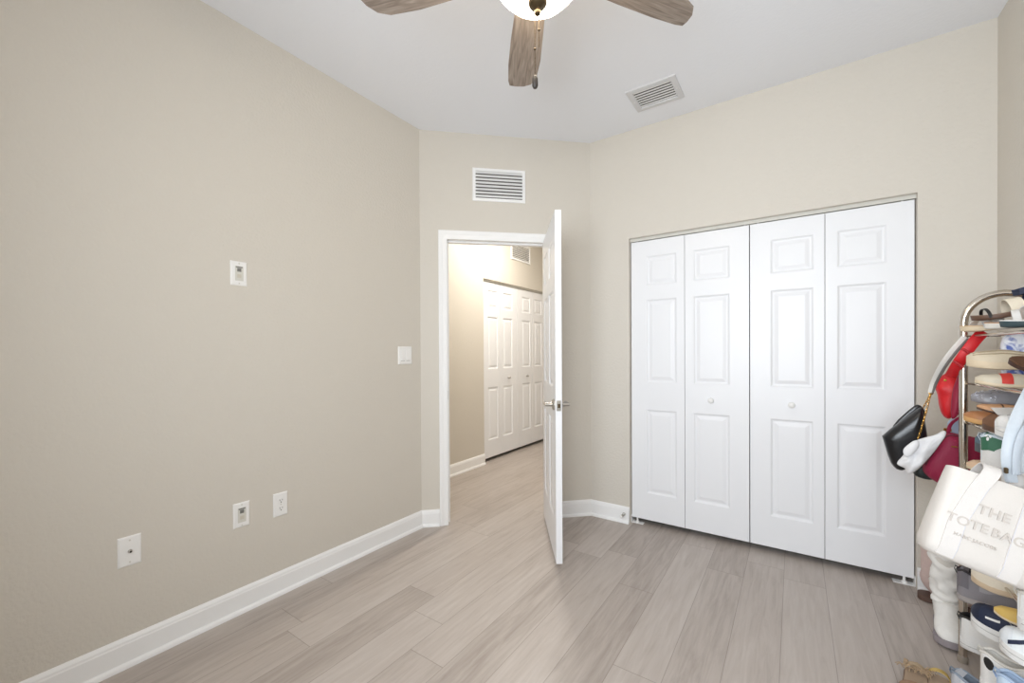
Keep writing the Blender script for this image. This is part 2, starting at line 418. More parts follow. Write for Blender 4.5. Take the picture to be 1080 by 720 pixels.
# the visible left face must be the -y side: direction hinge->free = dd, left face normal = rot(dd,-90deg)
dr.rotation_euler = (0, 0, ang)
ln = V_((sin(ang), -cos(ang), 0))   # -y axis in room
zk = 0.905
for sgn, y in ((-1, 0.0), (1, 0.035)):
    mb = MB(); xk = DW-0.062
    Mr = Matrix.Translation((xk, y, zk)) @ Matrix.Rotation(pi/2 if sgn < 0 else -pi/2, 4, 'X')
    mb.lathe([(0.032, 0), (0.032, 0.006), (0.027, 0.011), (0.012, 0.013), (0.0105, 0.036), (0.0105, 0.050), (0, 0.0505)], 24, Mr)
    mb.tube([(xk+0.006, y+sgn*0.046, zk), (xk-0.02, y+sgn*0.049, zk), (xk-0.07, y+sgn*0.049, zk), (xk-0.112, y+sgn*0.045, zk)], lambda t: (0.0095-0.003*t, 0.0075), 12)
    mb.done('lever_handle', M_nickel, dr, smooth=True)
mb = MB(); mb.box((DW-0.0005, 0.006, zk-0.029), (DW+0.0018, 0.030, zk+0.029), 0.0006, 1); lp = mb.done('latch_plate', M_nickel, dr)
mb = MB(); mb.box((DW+0.0015, 0.011, zk-0.011), (DW+0.010, 0.025, zk+0.011), 0.002, 2); mb.done('latch_bolt', M_bronze, lp)
for z in (0.25, 1.0, 1.78):
    mb = MB(); mb.lathe([(0.006, -0.045), (0.006, 0.045)], 12, Matrix.Translation((-0.008, 0.038, z))).box((-0.002, 0.004, z-0.044), (0.0, 0.034, z+0.044)); mb.done('hinge', M_nickel, dr, smooth=True)

# ------------------------------------------------------------------ VENTS
def louver_vent(name, label, w, h, M, nsl, tilt, fr=0.022, slat=0.016, back=M_slot, fm=None):
    r = thing(name, label, 'air vent'); r.matrix_world = M     # local: x right, y up, z out of the wall
    mb = MB()
    prof = [(0, 0), (0, 0.006), (0.003, 0.009), (fr-0.004, 0.011), (fr, 0.008), (fr, 0.0)]
    def ring(cx, cy, sx, sy): return [V_((cx+sx*a, cy+sy*a, b)) for a, b in prof]
    mb.loft([ring(-w/2, -h/2, 1, 1), ring(w/2, -h/2, -1, 1), ring(w/2, h/2, -1, -1), ring(-w/2, h/2, 1, -1)], True, loop=True); mb.done('frame', fm or M_trim, r)
    mb = MB(); iw, ih = w-2*fr, h-2*fr
    for i in range(nsl):
        y = -ih/2+ih*(i+0.5)/nsl
        mb.box((-iw/2, -slat/2, -0.0007), (iw/2, slat/2, 0.0007), M=Matrix.Translation((0, y, 0.003)) @ Matrix.Rotation(tilt, 4, 'X'))
    mb.done('louvers', M_trim, r)
    mb = MB(); mb.box((-iw/2-0.004, -ih/2-0.004, 0.0002), (iw/2+0.004, ih/2+0.004, 0.0012)); mb.done('backing', back, r)
    for sx in (-1, 1):
        mb = MB(); mb.lathe([(0.0035, 0), (0.003, 0.0015), (0, 0.002)], 10, Matrix.Translation((sx*(w/2-fr*0.5), 0, 0.0105))); mb.done('screw', M_plate, r)
    return r
M_ventback = mat('vent_shadow_grey', rgb(96, 94, 90), 0.8)
def frame_M(o, xr, yu):
    xr = V_(xr).normalized(); yu = V_(yu).normalized(); z = xr.cross(yu)
    return Matrix(((xr.x, yu.x, z.x, o[0]), (xr.y, yu.y, z.y, o[1]), (xr.z, yu.z, z.z, o[2]), (0, 0, 0, 1)))
q = MA @ V_((0.5535, 0, 2.386))
louver_vent('air_vent', 'white louvred air grille on the wall above the doorway', 0.378, 0.232, frame_M(q, wv, (0, 0, 1)), 8, radians(50), slat=0.0225, back=M_ventback)
louver_vent('air_vent', 'white louvred vent high on the hall wall above the hall closet', 0.43, 0.215, frame_M((XH, 4.262, 2.415), (0, 1, 0), (0, 0, 1)), 8, radians(50), slat=0.02, back=M_grey_slot)
louver_vent('ceiling_vent', 'white slatted air register set in the ceiling above the closet', 0.282, 0.245, frame_M((-0.685, 2.539, HC), (1, 0, 0), (0, -1, 0)), 7, radians(10), fr=0.034, slat=0.0180, fm=mat('register_paint', rgb(214, 214, 216), 0.6))

# ------------------------------------------------------------------ PLATES ON THE LEFT WALL
def plate(name, label, y, z, w, h, cat='wall plate'):
    r = thing(name, label, cat); r.matrix_world = frame_M((XA, y, z), (0, 1, 0), (0, 0, 1))
    mb = MB(); prof = [(0, 0), (0, 0.002), (0.004, 0.0055), (0.008, 0.0062)]
    rings = [[(-w/2+a, -h/2+a, b), (w/2-a, -h/2+a, b), (w/2-a, h/2-a, b), (-w/2+a, h/2-a, b)] for a, b in prof]
    mb.loft(rings, True, False, True); mb.done('plate', M_plate, r)
    return r
def screw(r, x, y):
    mb = MB(); mb.lathe([(0.0035, 0), (0.003, 0.0012), (0, 0.0016)], 10, Matrix.Translation((x, y, 0.006))); mb.done('screw', M_track, r)
# light switch (two rockers)
r = plate('light_switch', 'white double rocker light switch beside the doorway', 1.874, 1.186, 0.116, 0.118, 'light switch')
for sx in (-1, 1):
    mb = MB(); c = sx*0.023
    mb.loft([[(c-0.0165, -0.033, 0.006), (c+0.0165, -0.033, 0.006), (c+0.0165, 0.033, 0.006), (c-0.0165, 0.033, 0.006)],
             [(c-0.0155, -0.032, 0.0115), (c+0.0155, -0.032, 0.0115), (c+0.0155, 0.032, 0.0072), (c-0.0155, 0.032, 0.0072)]], True, False, True); mb.done('rocker', M_plate, r)
    mb = MB(); mb.box((c-0.0165, -0.0355, 0.006), (c+0.0165, -0.0335, 0.0064)); mb.done('rocker_gap', M_grey_slot, r)
# high media plate
M_beigeport = mat('beige_jack', rgb(206, 200, 186), 0.5)
def media(label, y, z, w, h):
    r = plate('media_plate', label, y, z, w, h)
    mb = MB(); mb.box((-0.0175, -0.034, 0.006), (0.0175, 0.034, 0.0072), 0.0006, 1); mb.done('insert', M_track, r)
    for sy, m in ((0.016, M_grey_slot), (-0.012, M_beigeport)):
        mb = MB(); mb.box((-0.0085, sy-0.008, 0.007), (0.0085, sy+0.008, 0.0078)); mb.done('port', m, r)
    mb = MB(); mb.box((-0.014, 0.026, 0.0071), (0.014, 0.0315, 0.0078)); mb.done('slot', M_grey_slot, r)
    screw(r, 0, h/2-0.01); screw(r, 0, -h/2+0.01)
media('white media plate alone high on the left wall', 0.8815, 1.575, 0.070, 0.112)
media('white media plate low on the left wall next to the outlet', 0.8834, 0.452, 0.070, 0.115)
# duplex outlet
r = plate('wall_outlet', 'white duplex outlet low on the left wall nearest the doorway', 1.061, 0.4468, 0.070, 0.116, 'outlet')
for sy in (0.0195, -0.0195):
    mb = MB(); mb.lathe([(0.0172, 0.006), (0.0168, 0.0082), (0, 0.0083)], 24, Matrix.Translation((0, sy, 0)) @ Matrix.Diagonal((1, 0.84, 1, 1))); rc = mb.done('receptacle', M_plate, r)
    for a, b, w_, h_ in ((-0.0062, 0.003, 0.0011, 0.0042), (0.0062, 0.003, 0.0011, 0.0034), (0, -0.0075, 0.0024, 0.0024)):
        mb = MB(); mb.box((a-w_, sy+b-h_, 0.0083), (a+w_, sy+b+h_, 0.0086)); mb.done('slot', M_slot, rc)
screw(r, 0, 0)
# coax plate
r = plate('coax_plate', 'white coaxial cable plate low and leftmost on the left wall', 0.489, 0.4407, 0.070, 0.115)
mb = MB(); mb.lathe([(0.007, 0.006), (0.007, 0.009), (0.0048, 0.0095), (0.0048, 0.017), (0.002, 0.017)], 12, None); c = mb.done('connector', M_nickel, r)
mb = MB(); mb.lathe([(0.0036, 0.0171), (0, 0.0172)], 12); mb.done('socket', M_slot, c)
screw(r, 0, 0.042); screw(r, 0, -0.042)

# ------------------------------------------------------------------ CEILING FAN
FX, FY, FZ = -0.672, 1.142, 2.450
fan = thing('ceiling_fan', 'five blade grey wood ceiling fan with a lit frosted bowl', 'ceiling fan', (FX, FY, HC))
def fz(z): return z-HC
mb = MB(); mb.lathe([(0.0, fz(HC)), (0.075, fz(HC)), (0.075, fz(2.71)), (0.055, fz(2.675)), (0.02, fz(2.66)), (0.013, fz(2.66)), (0.013, fz(2.56))], 32); mb.done('canopy', M_bronze, fan, smooth=True)
mb = MB(); mb.lathe([(0.013, fz(2.575)), (0.06, fz(2.57)), (0.105, fz(2.545)), (0.118, fz(2.51)), (0.112, fz(2.475)), (0.08, fz(2.455)), (0.075, fz(2.43)), (0.10, fz(2.41)), (0.10, fz(2.395)), (0.0, fz(2.395))], 40); mb.done('motor_housing', M_bronze, fan, smooth=True)
M_bowl = mat('frosted_glass_lit', rgb(255, 240, 214), 0.4, emit=(1.0, 0.87, 0.68, 1), estr=FAN_GLOW)
mb = MB(); R_ = 0.138
mb.lathe([(R_, fz(2.408)), (R_*1.01, fz(2.398)), (R_*0.95, fz(2.368)), (R_*0.78, fz(2.342)), (R_*0.5, fz(2.325)), (R_*0.2, fz(2.317)), (0, fz(2.316))], 40); mb.done('light_bowl', M_bowl, fan, smooth=True)
mb = MB(); mb.lathe([(0.0, fz(2.325)), (0.031, fz(2.319)), (0.031, fz(2.309)), (0.026, fz(2.300)), (0.014, fz(2.294)), (0.0085, fz(2.290)), (0.009, fz(2.286)), (0.011, fz(2.281)), (0.009, fz(2.274)), (0.0, fz(2.272))], 28); mb.done('finial', M_bronze, fan, smooth=True)
BL = [(0.17, 0.050), (0.22, 0.056), (0.35, 0.062), (0.50, 0.064), (0.61, 0.058), (0.640, 0.050), (0.637, 0.022), (0.624, -0.016), (0.598, -0.048), (0.555, -0.066), (0.44, -0.070), (0.32, -0.063), (0.22, -0.056), (0.17, -0.050)]
blade_ang = [56+72*i for i in range(5)]
def blade():
    mb = MB(); poly = [V_((x, w, 0)) for x, w in BL]
    mb.loft([[p+V_((0, 0, z)) for p in poly] for z in (-0.003, 0.003)], True, True, True)
    return mb
bo = None
for i, a in enumerate(blade_ang):
    e = (radians(11), 0, radians(a))
    if i == 0:
        bo = blade().done('blade', M_blade, fan)
        mb = MB(); mb.tube([(0.07, 0, 0.012), (0.12, 0, -0.004), (0.17, 0.0, 0.006)], (0.008, 0.02), 10, flat=(0, 0, 1)); mb.box((0.16, -0.035, 0.003), (0.25, 0.035, 0.007), 0.0015, 1); ir = mb.done('blade_iron', M_bronze, bo, smooth=True)
        b = bo
    else:
        b = copy_tree(bo, fan)
    b.location = (0, 0, fz(FZ)); b.rotation_euler = e
# pull chains
def chain(dx, dy, zb, fob):
    mb = MB(); z = 2.262
    mb.tube([(dx*0.75, dy*0.75, fz(2.315)), (dx, dy, fz(2.30)), (dx, dy, fz(zb))], 0.0011, 6)
    zz = 2.29
    while zz > zb:
        bmesh.ops.create_icosphere(mb.bm, subdivisions=1, radius=0.0018, matrix=Matrix.Translation((dx, dy, fz(zz)))); zz -= 0.011
    c = mb.done('pull_chain', M_bronze, fan, merge=0, smooth=True)
    mb = MB(); bmesh.ops.create_icosphere(mb.bm, subdivisions=2, radius=0.0042, matrix=Matrix.Translation((dx, dy, fz(2.165 if fob else 2.225)))); mb.done('chain_bead', M_bronze, c, smooth=True)
    if fob:
        mb = MB(); mb.lathe([(0, fz(zb+0.002)), (0.006, fz(zb)), (0.009, fz(zb-0.008)), (0.0095, fz(zb-0.03)), (0.006, fz(zb-0.038)), (0, fz(zb-0.04))], 16, Matrix.Translation((dx, dy, 0))); mb.done('fob', mat('dark_wood_fob', rgb(52, 46, 42), 0.5), c, smooth=True)
rt = V_((cos(TH), sin(TH)))
chain(-0.0075*rt.x-0.002, -0.0075*rt.y, 2.080, True)
chain(0.004*rt.x, 0.004*rt.y-0.0, 2.172, False)

# ------------------------------------------------------------------ HALL CEILING LIGHT
hl = thing('recessed_light', 'round recessed ceiling light in the hall', 'light', (-2.12, 3.50, HC))
mb = MB(); mb.lathe([(0.07, 0), (0.095, -0.001), (0.093, -0.005), (0.072, -0.006), (0.07, 0)], 32); mb.done('ring', M_trim, hl, smooth=True)
mb = MB(); mb.lathe([(0.0705, -0.003), (0, -0.0032)], 32); mb.done('lens', mat('warm_lamp_lens', rgb(255, 240, 215), 0.5, emit=(1, 0.85, 0.62, 1), estr=20), hl)
d = bpy.data.lights.new('hall_lamp', 'AREA'); d.shape = 'DISK'; d.size = 0.14; d.energy = HALL_POWER; d.color = (1.0, 0.95, 0.86)
o = bpy.data.objects.new('hall_lamp', d); COL.objects.link(o); o.parent = hl; o.location = (0, 0, -0.012)

#@@RACK@@
# ------------------------------------------------------------------ SHOE RACK
RX0, RX1, RY1, RY0 = 0.538, 0.748, 2.2917, 1.715
TIER = [1.262, 1.080, 0.928, 0.7745, 0.615, 0.450, 0.287, 0.1245]
rack = thing('shoe_rack', 'tall arched metal tube shoe rack standing against the right wall', 'shoe rack', ((RX0+RX1)/2, (RY0+RY1)/2, 0))
def rk(x, y, z): return V_((x-(RX0+RX1)/2, y-(RY0+RY1)/2, z))
for y in (RY1, RY0):
    ra = (RX1-RX0)/2; zt = 1.413-ra; pts = [rk(RX0, y, 0.012)]
    for i in range(8): pts.append(rk(RX0, y, 0.012+(zt-0.012)*(i+1)/8))
    for i in range(1, 16): a = pi-pi*i/16; pts.append(rk(RX0+ra+ra*cos(a), y, zt+ra*sin(a)))
    for i in range(8): pts.append(rk(RX1, y, zt+(0.012-zt)*i/8))
    pts.append(rk(RX1, y, 0.012))
    mb = MB(); mb.tube(pts, 0.0125, 14, flat=(0, 1, 0)); fr = mb.done('end_frame', M_chrome, rack, smooth=True)
    for x in (RX0, RX1):
        mb = MB(); mb.lathe([(0.015, 0.0), (0.0155, 0.02), (0.0135, 0.026)], 14, Matrix.Translation(rk(x, y, 0))); mb.done('foot_cap', mat('grey_plastic_cap', rgb(150, 140, 128), 0.5), fr, smooth=True)
for z in TIER:
    mb = MB()
    for j in range(5):
        x = RX0+0.02+(RX1-RX0-0.03)*j/4
        mb.tube([rk(x, RY0, z-0.006), rk(x, RY1, z-0.006)], 0.004 if j in (0, 4) else 0.0028, 8)
    for y in (RY0+0.004, RY1-0.004): mb.tube([rk(RX0, y, z-0.006), rk(RX1, y, z-0.006)], 0.004, 8)
    mb.done('tier', M_chrome, rack, smooth=True)

CM = {}
def C(r, g, b, rough=0.6, bump=0.25, scale=260, metal=0, var=0.06):
    k = (r, g, b, rough, metal, bump)
    if k not in CM: CM[k] = mat('material_%d_%d_%d' % (r, g, b), rgb(r, g, b), rough, metal, bump=bump, scale=scale, var=var)
    return CM[k]
WHITE = C(228, 227, 225); OFF = C(216, 212, 205); NAVY = C(30, 40, 66); BLACK = C(28, 27, 28, 0.5); TAN = C(176, 132, 92)
BEIGE = C(214, 196, 168); GREY = C(140, 136, 140, 0.85); LBLUE = C(196, 214, 232); GREEN = C(52, 104, 78); BROWN = C(92, 66, 50, 0.5); GUM = C(206, 164, 112)

GROOVE = C(176, 174, 172)
class Shoe:
    def __init__(s, name, label, px, z, X=0.505, yaw=0, pitch=0, L=0.255, W=0.088, out='toe', cat='shoe', loc=None, group=None, roll=0):
        s.L, s.W, s.out = L, W, out
        if loc is None:
            q = PX(px, CY+(CAMH-z)*437/1.35, X); loc = (X, q.y, z)
        s.r = thing(name, label, cat, loc, (radians(roll), radians(-pitch), radians(yaw)), group)
        s.hs = 0.022; s.hscale = 1.0
        s.wt = [(0, 0.02), (0.012, 0.36), (0.05, 0.60), (0.12, 0.70), (0.28, 0.70), (0.45, 0.76), (0.62, 0.93), (0.74, 1.0), (0.85, 0.93), (0.93, 0.72), (0.98, 0.40), (1, 0.03)]
        s.ht = [(0, 0.066), (0.06, 0.076), (0.16, 0.066), (0.28, 0.060), (0.38, 0.074), (0.46, 0.078), (0.60, 0.064), (0.74, 0.050), (0.88, 0.042), (0.96, 0.032), (1, 0.014)]
        s.gt = [(0, 0.0), (0.012, 0.25), (0.06, 0.48), (0.16, 0.56), (0.30, 0.55), (0.38, 0.45), (0.44, 0.24), (0.50, 0.0), (1, 0.0)]
        s.p, s.q = 0.75, 0.75
    def X(s, t): return (1-t)*s.L if s.out == 'toe' else t*s.L
    def spring(s, t): return 0.012*max(0, (t-0.72)/0.28)**2
    def w(s, t): return lerp_tab(s.wt, t)*s.W/2
    def S(s, t, a, k=0.0):
        """upper surface point, a in 0..180 degrees across, k = outward offset"""
        w = s.w(t)+k; h = lerp_tab(s.ht, t)*s.hscale; g = lerp_tab(s.gt, t)*s.W/2
        g = min(g, w*0.80)
        sg = 1 if a <= 90 else -1; aa = radians(a if a <= 90 else 180-a)
        y = g+(w-g)*max(0, cos(aa))**s.p; z = (h+k)*max(0, sin(aa))**s.q
        return V_((s.X(t), sg*y, s.hs+s.spring(t)+z))
    def sole(s, m, over=1.05, wedge=0.0, name='sole', tmax=1.0):
        ts = [0.0, 0.01, 0.03, 0.07]+[0.13+0.07*i for i in range(11)]+[0.90, 0.95, 0.985, 1.0]
        rings = []
        for t in ts:
            w = s.w(t)*over+0.001; sp = s.spring(t); hs = s.hs
            rings.append([V_((s.X(t), y, z+sp)) for y, z in ((-w*0.97, 0.003), (-w*0.85, 0), (w*0.85, 0), (w*0.97, 0.003), (w*1.0, hs*0.6), (w*0.97, hs+0.001), (0, hs+0.0015), (-w*0.97, hs+0.001), (-w, hs*0.6))])
        mb = MB(); mb.loft(rings, True, True, True); return mb.done(name, m, s.r, smooth=True)
    def upper(s, m, t0=0.0, t1=1.0, name='upper'):
        n = 26; na = 8; mb = MB()
        for half in (0, 1):
            rings = []
            for i in range(n+1):
                t = t0+(t1-t0)*i/n
                A = [90*j/na for j in range(na+1)] if half == 0 else [90+0.001+(90-0.001)*j/na for j in range(na+1)]
                rings.append([s.S(t, a) for a in A])
            mb.loft(rings, False)
        return mb.done(name, m, s.r, smooth=60, merge=4e-4)
    def lining(s, m):
        mb = MB(); rings = []
        for i in range(16):
            t = 0.008+0.49*i/15
            h = lerp_tab(s.ht, t)*s.hscale; g = min(lerp_tab(s.gt, t)*s.W/2, s.w(t)*0.80); sp = s.spring(t)
            x = s.X(t); top = s.hs+h
            rings.append([V_((x, y, z)) for y, z in ((g, top), (g*0.98, top-0.006), (g*1.0, s.hs+h*0.5), (g*0.85, s.hs+0.006), (0, s.hs+0.005), (-g*0.85, s.hs+0.006), (-g*1.0, s.hs+h*0.5), (-g*0.98, top-0.006), (-g, top))])
        mb.loft(rings, False); return mb.done('lining', m, s.r, smooth=True)
    def collar(s, m, r=0.004):
        pts = []
        T_ = [0.40, 0.32, 0.24, 0.16, 0.08, 0.03, 0.01]
        for t in T_: pts.append(s.S(t, 89.9))
        for t in reversed(T_): pts.append(s.S(t, 90.1))
        mb = MB(); mb.tube(smooth_path(pts, 1), r, 8); return mb.done('collar', m, s.r, smooth=True)
    def tongue(s, m, lift=0.028):
        mb = MB(); rings = []
        for i in range(7):
            t = 0.60-0.25*i/6; z = s.hs+lerp_tab(s.ht, max(t, 0.47))*s.hscale+0.001+lift*(i/6)**1.6; wd = s.W*(0.16+0.10*i/6)
            rings.append([V_((s.X(t), wd*c, z-0.006*abs(c)**2)) for c in (-1, -0.6, 0, 0.6, 1)]+[V_((s.X(t), wd*c, z-0.005-0.006*abs(c)**2)) for c in (1, 0.6, 0, -0.6, -1)])
        mb.loft(rings, True, True, True); return mb.done('tongue', m, s.r, smooth=True)
    def laces(s, m, n=6, r=0.0022):
        mb = MB()
        for i in range(n):
            t = 0.47+0.052*i
            mb.tube([s.S(t, a, 0.004) for a in (50, 62, 74, 86, 94, 106, 118, 130)], r, 6)
            if i < n-1: mb.tube([s.S(t, 55, 0.0045), s.S(t+0.022, 90, 0.0065), s.S(t+0.045, 125, 0.0045)], r, 6)
        mb.tube([s.S(0.46, 92, 0.006), s.S(0.47, 110, 0.018), s.S(0.52, 130, 0.012), s.S(0.50, 145, 0.006)], r, 6)
        mb.tube([s.S(0.46, 88, 0.006), s.S(0.47, 70, 0.018), s.S(0.52, 50, 0.012), s.S(0.50, 35, 0.006)], r, 6)
        return mb.done('laces', m, s.r, smooth=True)
    def patch(s, name, m, t0, t1, a0, a1, k=0.0018, shape=None, label=None):
        """raised panel following the upper; shape(u)->(a0,a1) optional"""
        mb = MB(); n = 10; rings = []
        for i in range(n+1):
            u = i/n; t = t0+(t1-t0)*u
            b0, b1 = shape(u) if shape else (a0, a1)
            rings.append([s.S(t, b0+(b1-b0)*j/6, k) for j in range(7)])
        mb.loft(rings, False); o = mb.done(name, m, s.r, smooth=True)
        if label: o['label'] = label
        return o
    def both(s, name, m, t0, t1, a0, a1, k=0.0018, shape=None):
        s.patch(name, m, t0, t1, a0, a1, k, shape)
        s.patch(name, m, t0, t1, 180-a0, 180-a1, k, (lambda u: tuple(180-x for x in shape(u))) if shape else None)
    def band(s, name, m, t0, t1, H, k=0.0, wfac=1.02, th=0.003, skew=0.0):
        mb = MB(); rings = []
        for i in range(15):
            a = pi*i/14; rg = []
            for (t, o) in ((t0, 0), (t0, th), (t1, th), (t1, 0)):
                tt = t+skew*cos(a); w = s.w((t0+t1)/2)*wfac
                rg.append(V_((s.X(tt), (w+o)*cos(a), s.hs*0.55+(H+o)*sin(a)**0.8)))
            rings.append(rg)
        mb.loft(rings, True, True, True); return mb.done(name, m, s.r, smooth=30)
def sneaker(label, px, z, up, sl, lin_=None, lace=None, tong=None, hs=0.026, hscale=1.0, **k):
    s = Shoe('sneaker', label, px, z, **k); s.hs = hs; s.hscale = hscale
    s.sole(sl); s.upper(up); s.lining(lin_ or OFF); s.collar(lin_ or up, 0.0045); s.tongue(tong or up); s.laces(lace or WHITE)
    # sole groove, stitched toe line, eyelet stays and pull tab
    ts = [0.012, 0.04, 0.10]+[0.18+0.08*i for i in range(9)]+[0.90, 0.96, 0.99]
    mb = MB()
    for sg in (-1, 1):
        mb.tube([V_((s.X(t), sg*(s.w(t)*1.055+0.001), s.hs*0.62+s.spring(t))) for t in ts], 0.0011, 5)
    mb.done('sole_groove', GROOVE, s.r, smooth=True)
    mb = MB()
    mb.tube([s.S(0.60+0.12*sin(pi*j/24), 8+164*j/24, 0.0012) for j in range(25)], 0.0010, 5)
    mb.done('stitching', GROOVE, s.r, smooth=True)
    mb = MB(); zt = s.hs+lerp_tab(s.ht, 0.02)*s.hscale; x0 = s.X(0.004); d = -1 if s.out == 'heel' else 1
    mb.tube([V_((x0-d*-0.001, 0, zt-0.016)), V_((x0+d*0.007, 0, zt-0.002)), V_((x0+d*0.005, 0, zt+0.009)), V_((x0-d*0.006, 0, zt+0.004))], (0.0013, 0.006), 8, flat=(1, 0, 0)); mb.done('pull_tab', lin_ or up, s.r, smooth=True)
    return s
def flat(name, label, px, z, up, sl, lin_, hs=0.010, hscale=0.75, **k):
    s = Shoe(name, label, px, z, **k); s.hs = hs; s.hscale = hscale
    s.gt = [(0, 0.0), (0.012, 0.28), (0.06, 0.52), (0.16, 0.58), (0.35, 0.58), (0.52, 0.52), (0.62, 0.36), (0.68, 0.0), (1, 0)]
    s.ht = [(0, 0.060), (0.06, 0.062), (0.16, 0.046), (0.30, 0.036), (0.45, 0.036), (0.62, 0.046), (0.70, 0.048), (0.82, 0.042), (0.93, 0.032), (1, 0.012)]
    s.sole(sl); s.upper(up); s.lining(lin_)
    return s
def sandal(label, px, z, sl, foot, hs=0.016, name='sandal', **k):
    s = Shoe(name, label, px, z, **k); s.hs = hs
    s.sole(sl)
    h = s.hs; s.hs = h+0.0035
    ts = [0.0, 0.02, 0.06]+[0.12+0.08*i for i in range(10)]+[0.9, 0.96, 1.0]
    mb = MB(); mb.loft([[V_((s.X(t), y, zz+s.spring(t))) for y, zz in ((-s.w(t)*0.98, h), (s.w(t)*0.98, h), (s.w(t)*0.95, h+0.0045), (-s.w(t)*0.95, h+0.0045))] for t in ts], True, True, True)
    mb.done('footbed', foot, s.r, smooth=30); return s

def pillow(name, pts, t, m, parent=None, n=None, power=2.0, smooth=2, merge=1e-5, crumple=0.0, seed=0):
    """stuffed shape with real thickness from a closed outline of 3-D points"""
    pts = [V_(p) for p in pts]; pts = chaikin(pts, smooth)
    c = sum(pts, V_())/len(pts)
    if n is None:
        n = V_()
        for a, b in zip(pts, pts[1:]+pts[:1]): n += (a-c).cross(b-c)
        n.normalize()
    mb = MB(); R = []
    S_ = [1.0, 0.985, 0.95, 0.88, 0.76, 0.58, 0.36, 0.14]
    def off(p, s, sg):
        o = t/2*(1-s**power)**0.5
        q = c+(p-c)*s
        if crumple: o += crumple*noise.noise(q*28+V_((seed, 0, sg)))*(1-s**4)
        return q+n*(sg*o)
    for s in reversed(S_[1:]): R.append([off(p, s, 1) for p in pts])
    R.append(pts)
    for s in S_[1:]: R.append([off(p, s, -1) for p in pts])
    mb.loft(R, True, True, True)
    return mb.done(name, m, parent, smooth=80, merge=merge)
def band3(name, path, wd, th, m, parent=None, flat_=(0, 1, 0)):
    mb = MB(); mb.tube(smooth_path(path, 2), (th, wd), 10, flat=flat_); return mb.done(name, m, parent, smooth=True)
def local(r, pts): return [V_(p)-r.location for p in pts]

# --- top tier
s = sandal('tan and white flat sandal at the far end of the top tier', 1014, TIER[0], BEIGE, C(196, 164, 128), X=0.515, pitch=9)
s.band('strap', WHITE, 0.60, 0.72, 0.040); s.band('strap', WHITE, 0.76, 0.84, 0.030, skew=0.03)
s = sandal('strappy sandal with dark brown sole and navy bow on the top tier', 1026, TIER[0]+0.034, BROWN, C(120, 96, 80), X=0.525, pitch=13, hs=0.013)
s.band('strap', C(230, 220, 200), 0.52, 0.66, 0.050); s.band('strap', NAVY, 0.38, 0.46, 0.056); s.band('toe_loop', BLACK, 0.84, 0.875, 0.034, th=0.002)
mb = MB(); x = s.X(0.47)
for sg in (-1, 1):
    mb.loft([[V_((x+0.004, sg*0.002, 0.070)), V_((x-0.004, sg*0.002, 0.070)), V_((x-0.004, sg*0.002, 0.064)), V_((x+0.004, sg*0.002, 0.064))], [V_((x+0.016, sg*0.03, 0.090)), V_((x-0.014, sg*0.028, 0.088)), V_((x-0.014, sg*0.028, 0.068)), V_((x+0.016, sg*0.03, 0.066))]], True, True, True)
mb.done('bow', NAVY, s.r)
s = sandal('white strap sandal with tan footbed on the top tier', 1040, TIER[0], OFF, TAN, X=0.525, pitch=9)
s.band('strap', WHITE, 0.55, 0.62, 0.055, skew=0.05); s.band('strap', WHITE, 0.68, 0.75, 0.045, skew=-0.05)
s = sandal('white sandal with dark teal edged sole nearest on the top tier', 1056, TIER[0], C(52, 70, 76), WHITE, X=0.525, pitch=8)
s.band('strap', WHITE, 0.50, 0.70, 0.046)
# --- second tier
s = flat('ballet_flat', 'beige canvas flat with a red toe stripe under the woven shoe', 1028, TIER[1], C(204, 194, 174), BEIGE, OFF, X=0.505, W=0.080, hscale=0.75)
s.patch('toe_stripe', C(206, 62, 52), 0.70, 0.80, 178, 95, 0.002)
s = flat('espadrille', 'cream pleated woven flat at the far end of the second tier', 1019, TIER[1]+0.055, C(210, 196, 172), BEIGE, OFF, X=0.51, W=0.082, hs=0.024, hscale=0.95, yaw=-4)
for i in range(5):
    a = (18, 38, 60, 120, 142)[i]; mb = MB(); mb.tube([s.S(0.30+0.065*j, a, 0.0008) for j in range(11)], 0.0021, 6); mb.done('pleat', C(168, 152, 126), s.r, smooth=True)
s = sandal('dark brown leather slide lying above the second tier', 1062, TIER[1]+0.071, C(70, 46, 36), C(104, 72, 52, 0.45), X=0.535, pitch=-3, roll=28, hs=0.012)
s.band('strap', C(84, 58, 44, 0.45), 0.45, 0.64, 0.042)
M_tie = None
def tie_dye():
    m, N, L, b = new_mat('blue_white_tie_dye'); tc = N.new('ShaderNodeTexCoord'); nz = N.new('ShaderNodeTexNoise'); nz.inputs['Scale'].default_value = 26; nz.inputs['Detail'].default_value = 3; nz.inputs['Distortion'].default_value = 1.5
    L.new(tc.outputs['Object'], nz.inputs['Vector']); cr = N.new('ShaderNodeValToRGB'); L.new(nz.outputs['Fac'], cr.inputs[0]); e = cr.color_ramp.elements
    e[0].position = 0.42; e[0].color = rgb(84, 104, 178); e[1].position = 0.58; e[1].color = rgb(232, 236, 246); L.new(cr.outputs[0], b.inputs['Base Color']); b.inputs['Roughness'].default_value = 0.5
    return m
M_tie = tie_dye()
r = thing('pouch', 'blue and white tie-dye pouch standing on the second tier', 'pouch', (0.66, 2.15, TIER[1]))
pillow('body', local(r, [PY(x, y, 2.15) for x, y in ((1054, 353), (1072, 350), (1096, 352), (1096, 404), (1075, 406), (1056, 404))]), 0.055, M_tie, r, power=4)
mb = MB(); mb.tube(local(r, [PY(x, y, 2.146) for x, y in ((1056, 355), (1075, 353), (1094, 355))]), 0.003, 8); mb.done('zip_edge', OFF, r, smooth=True)
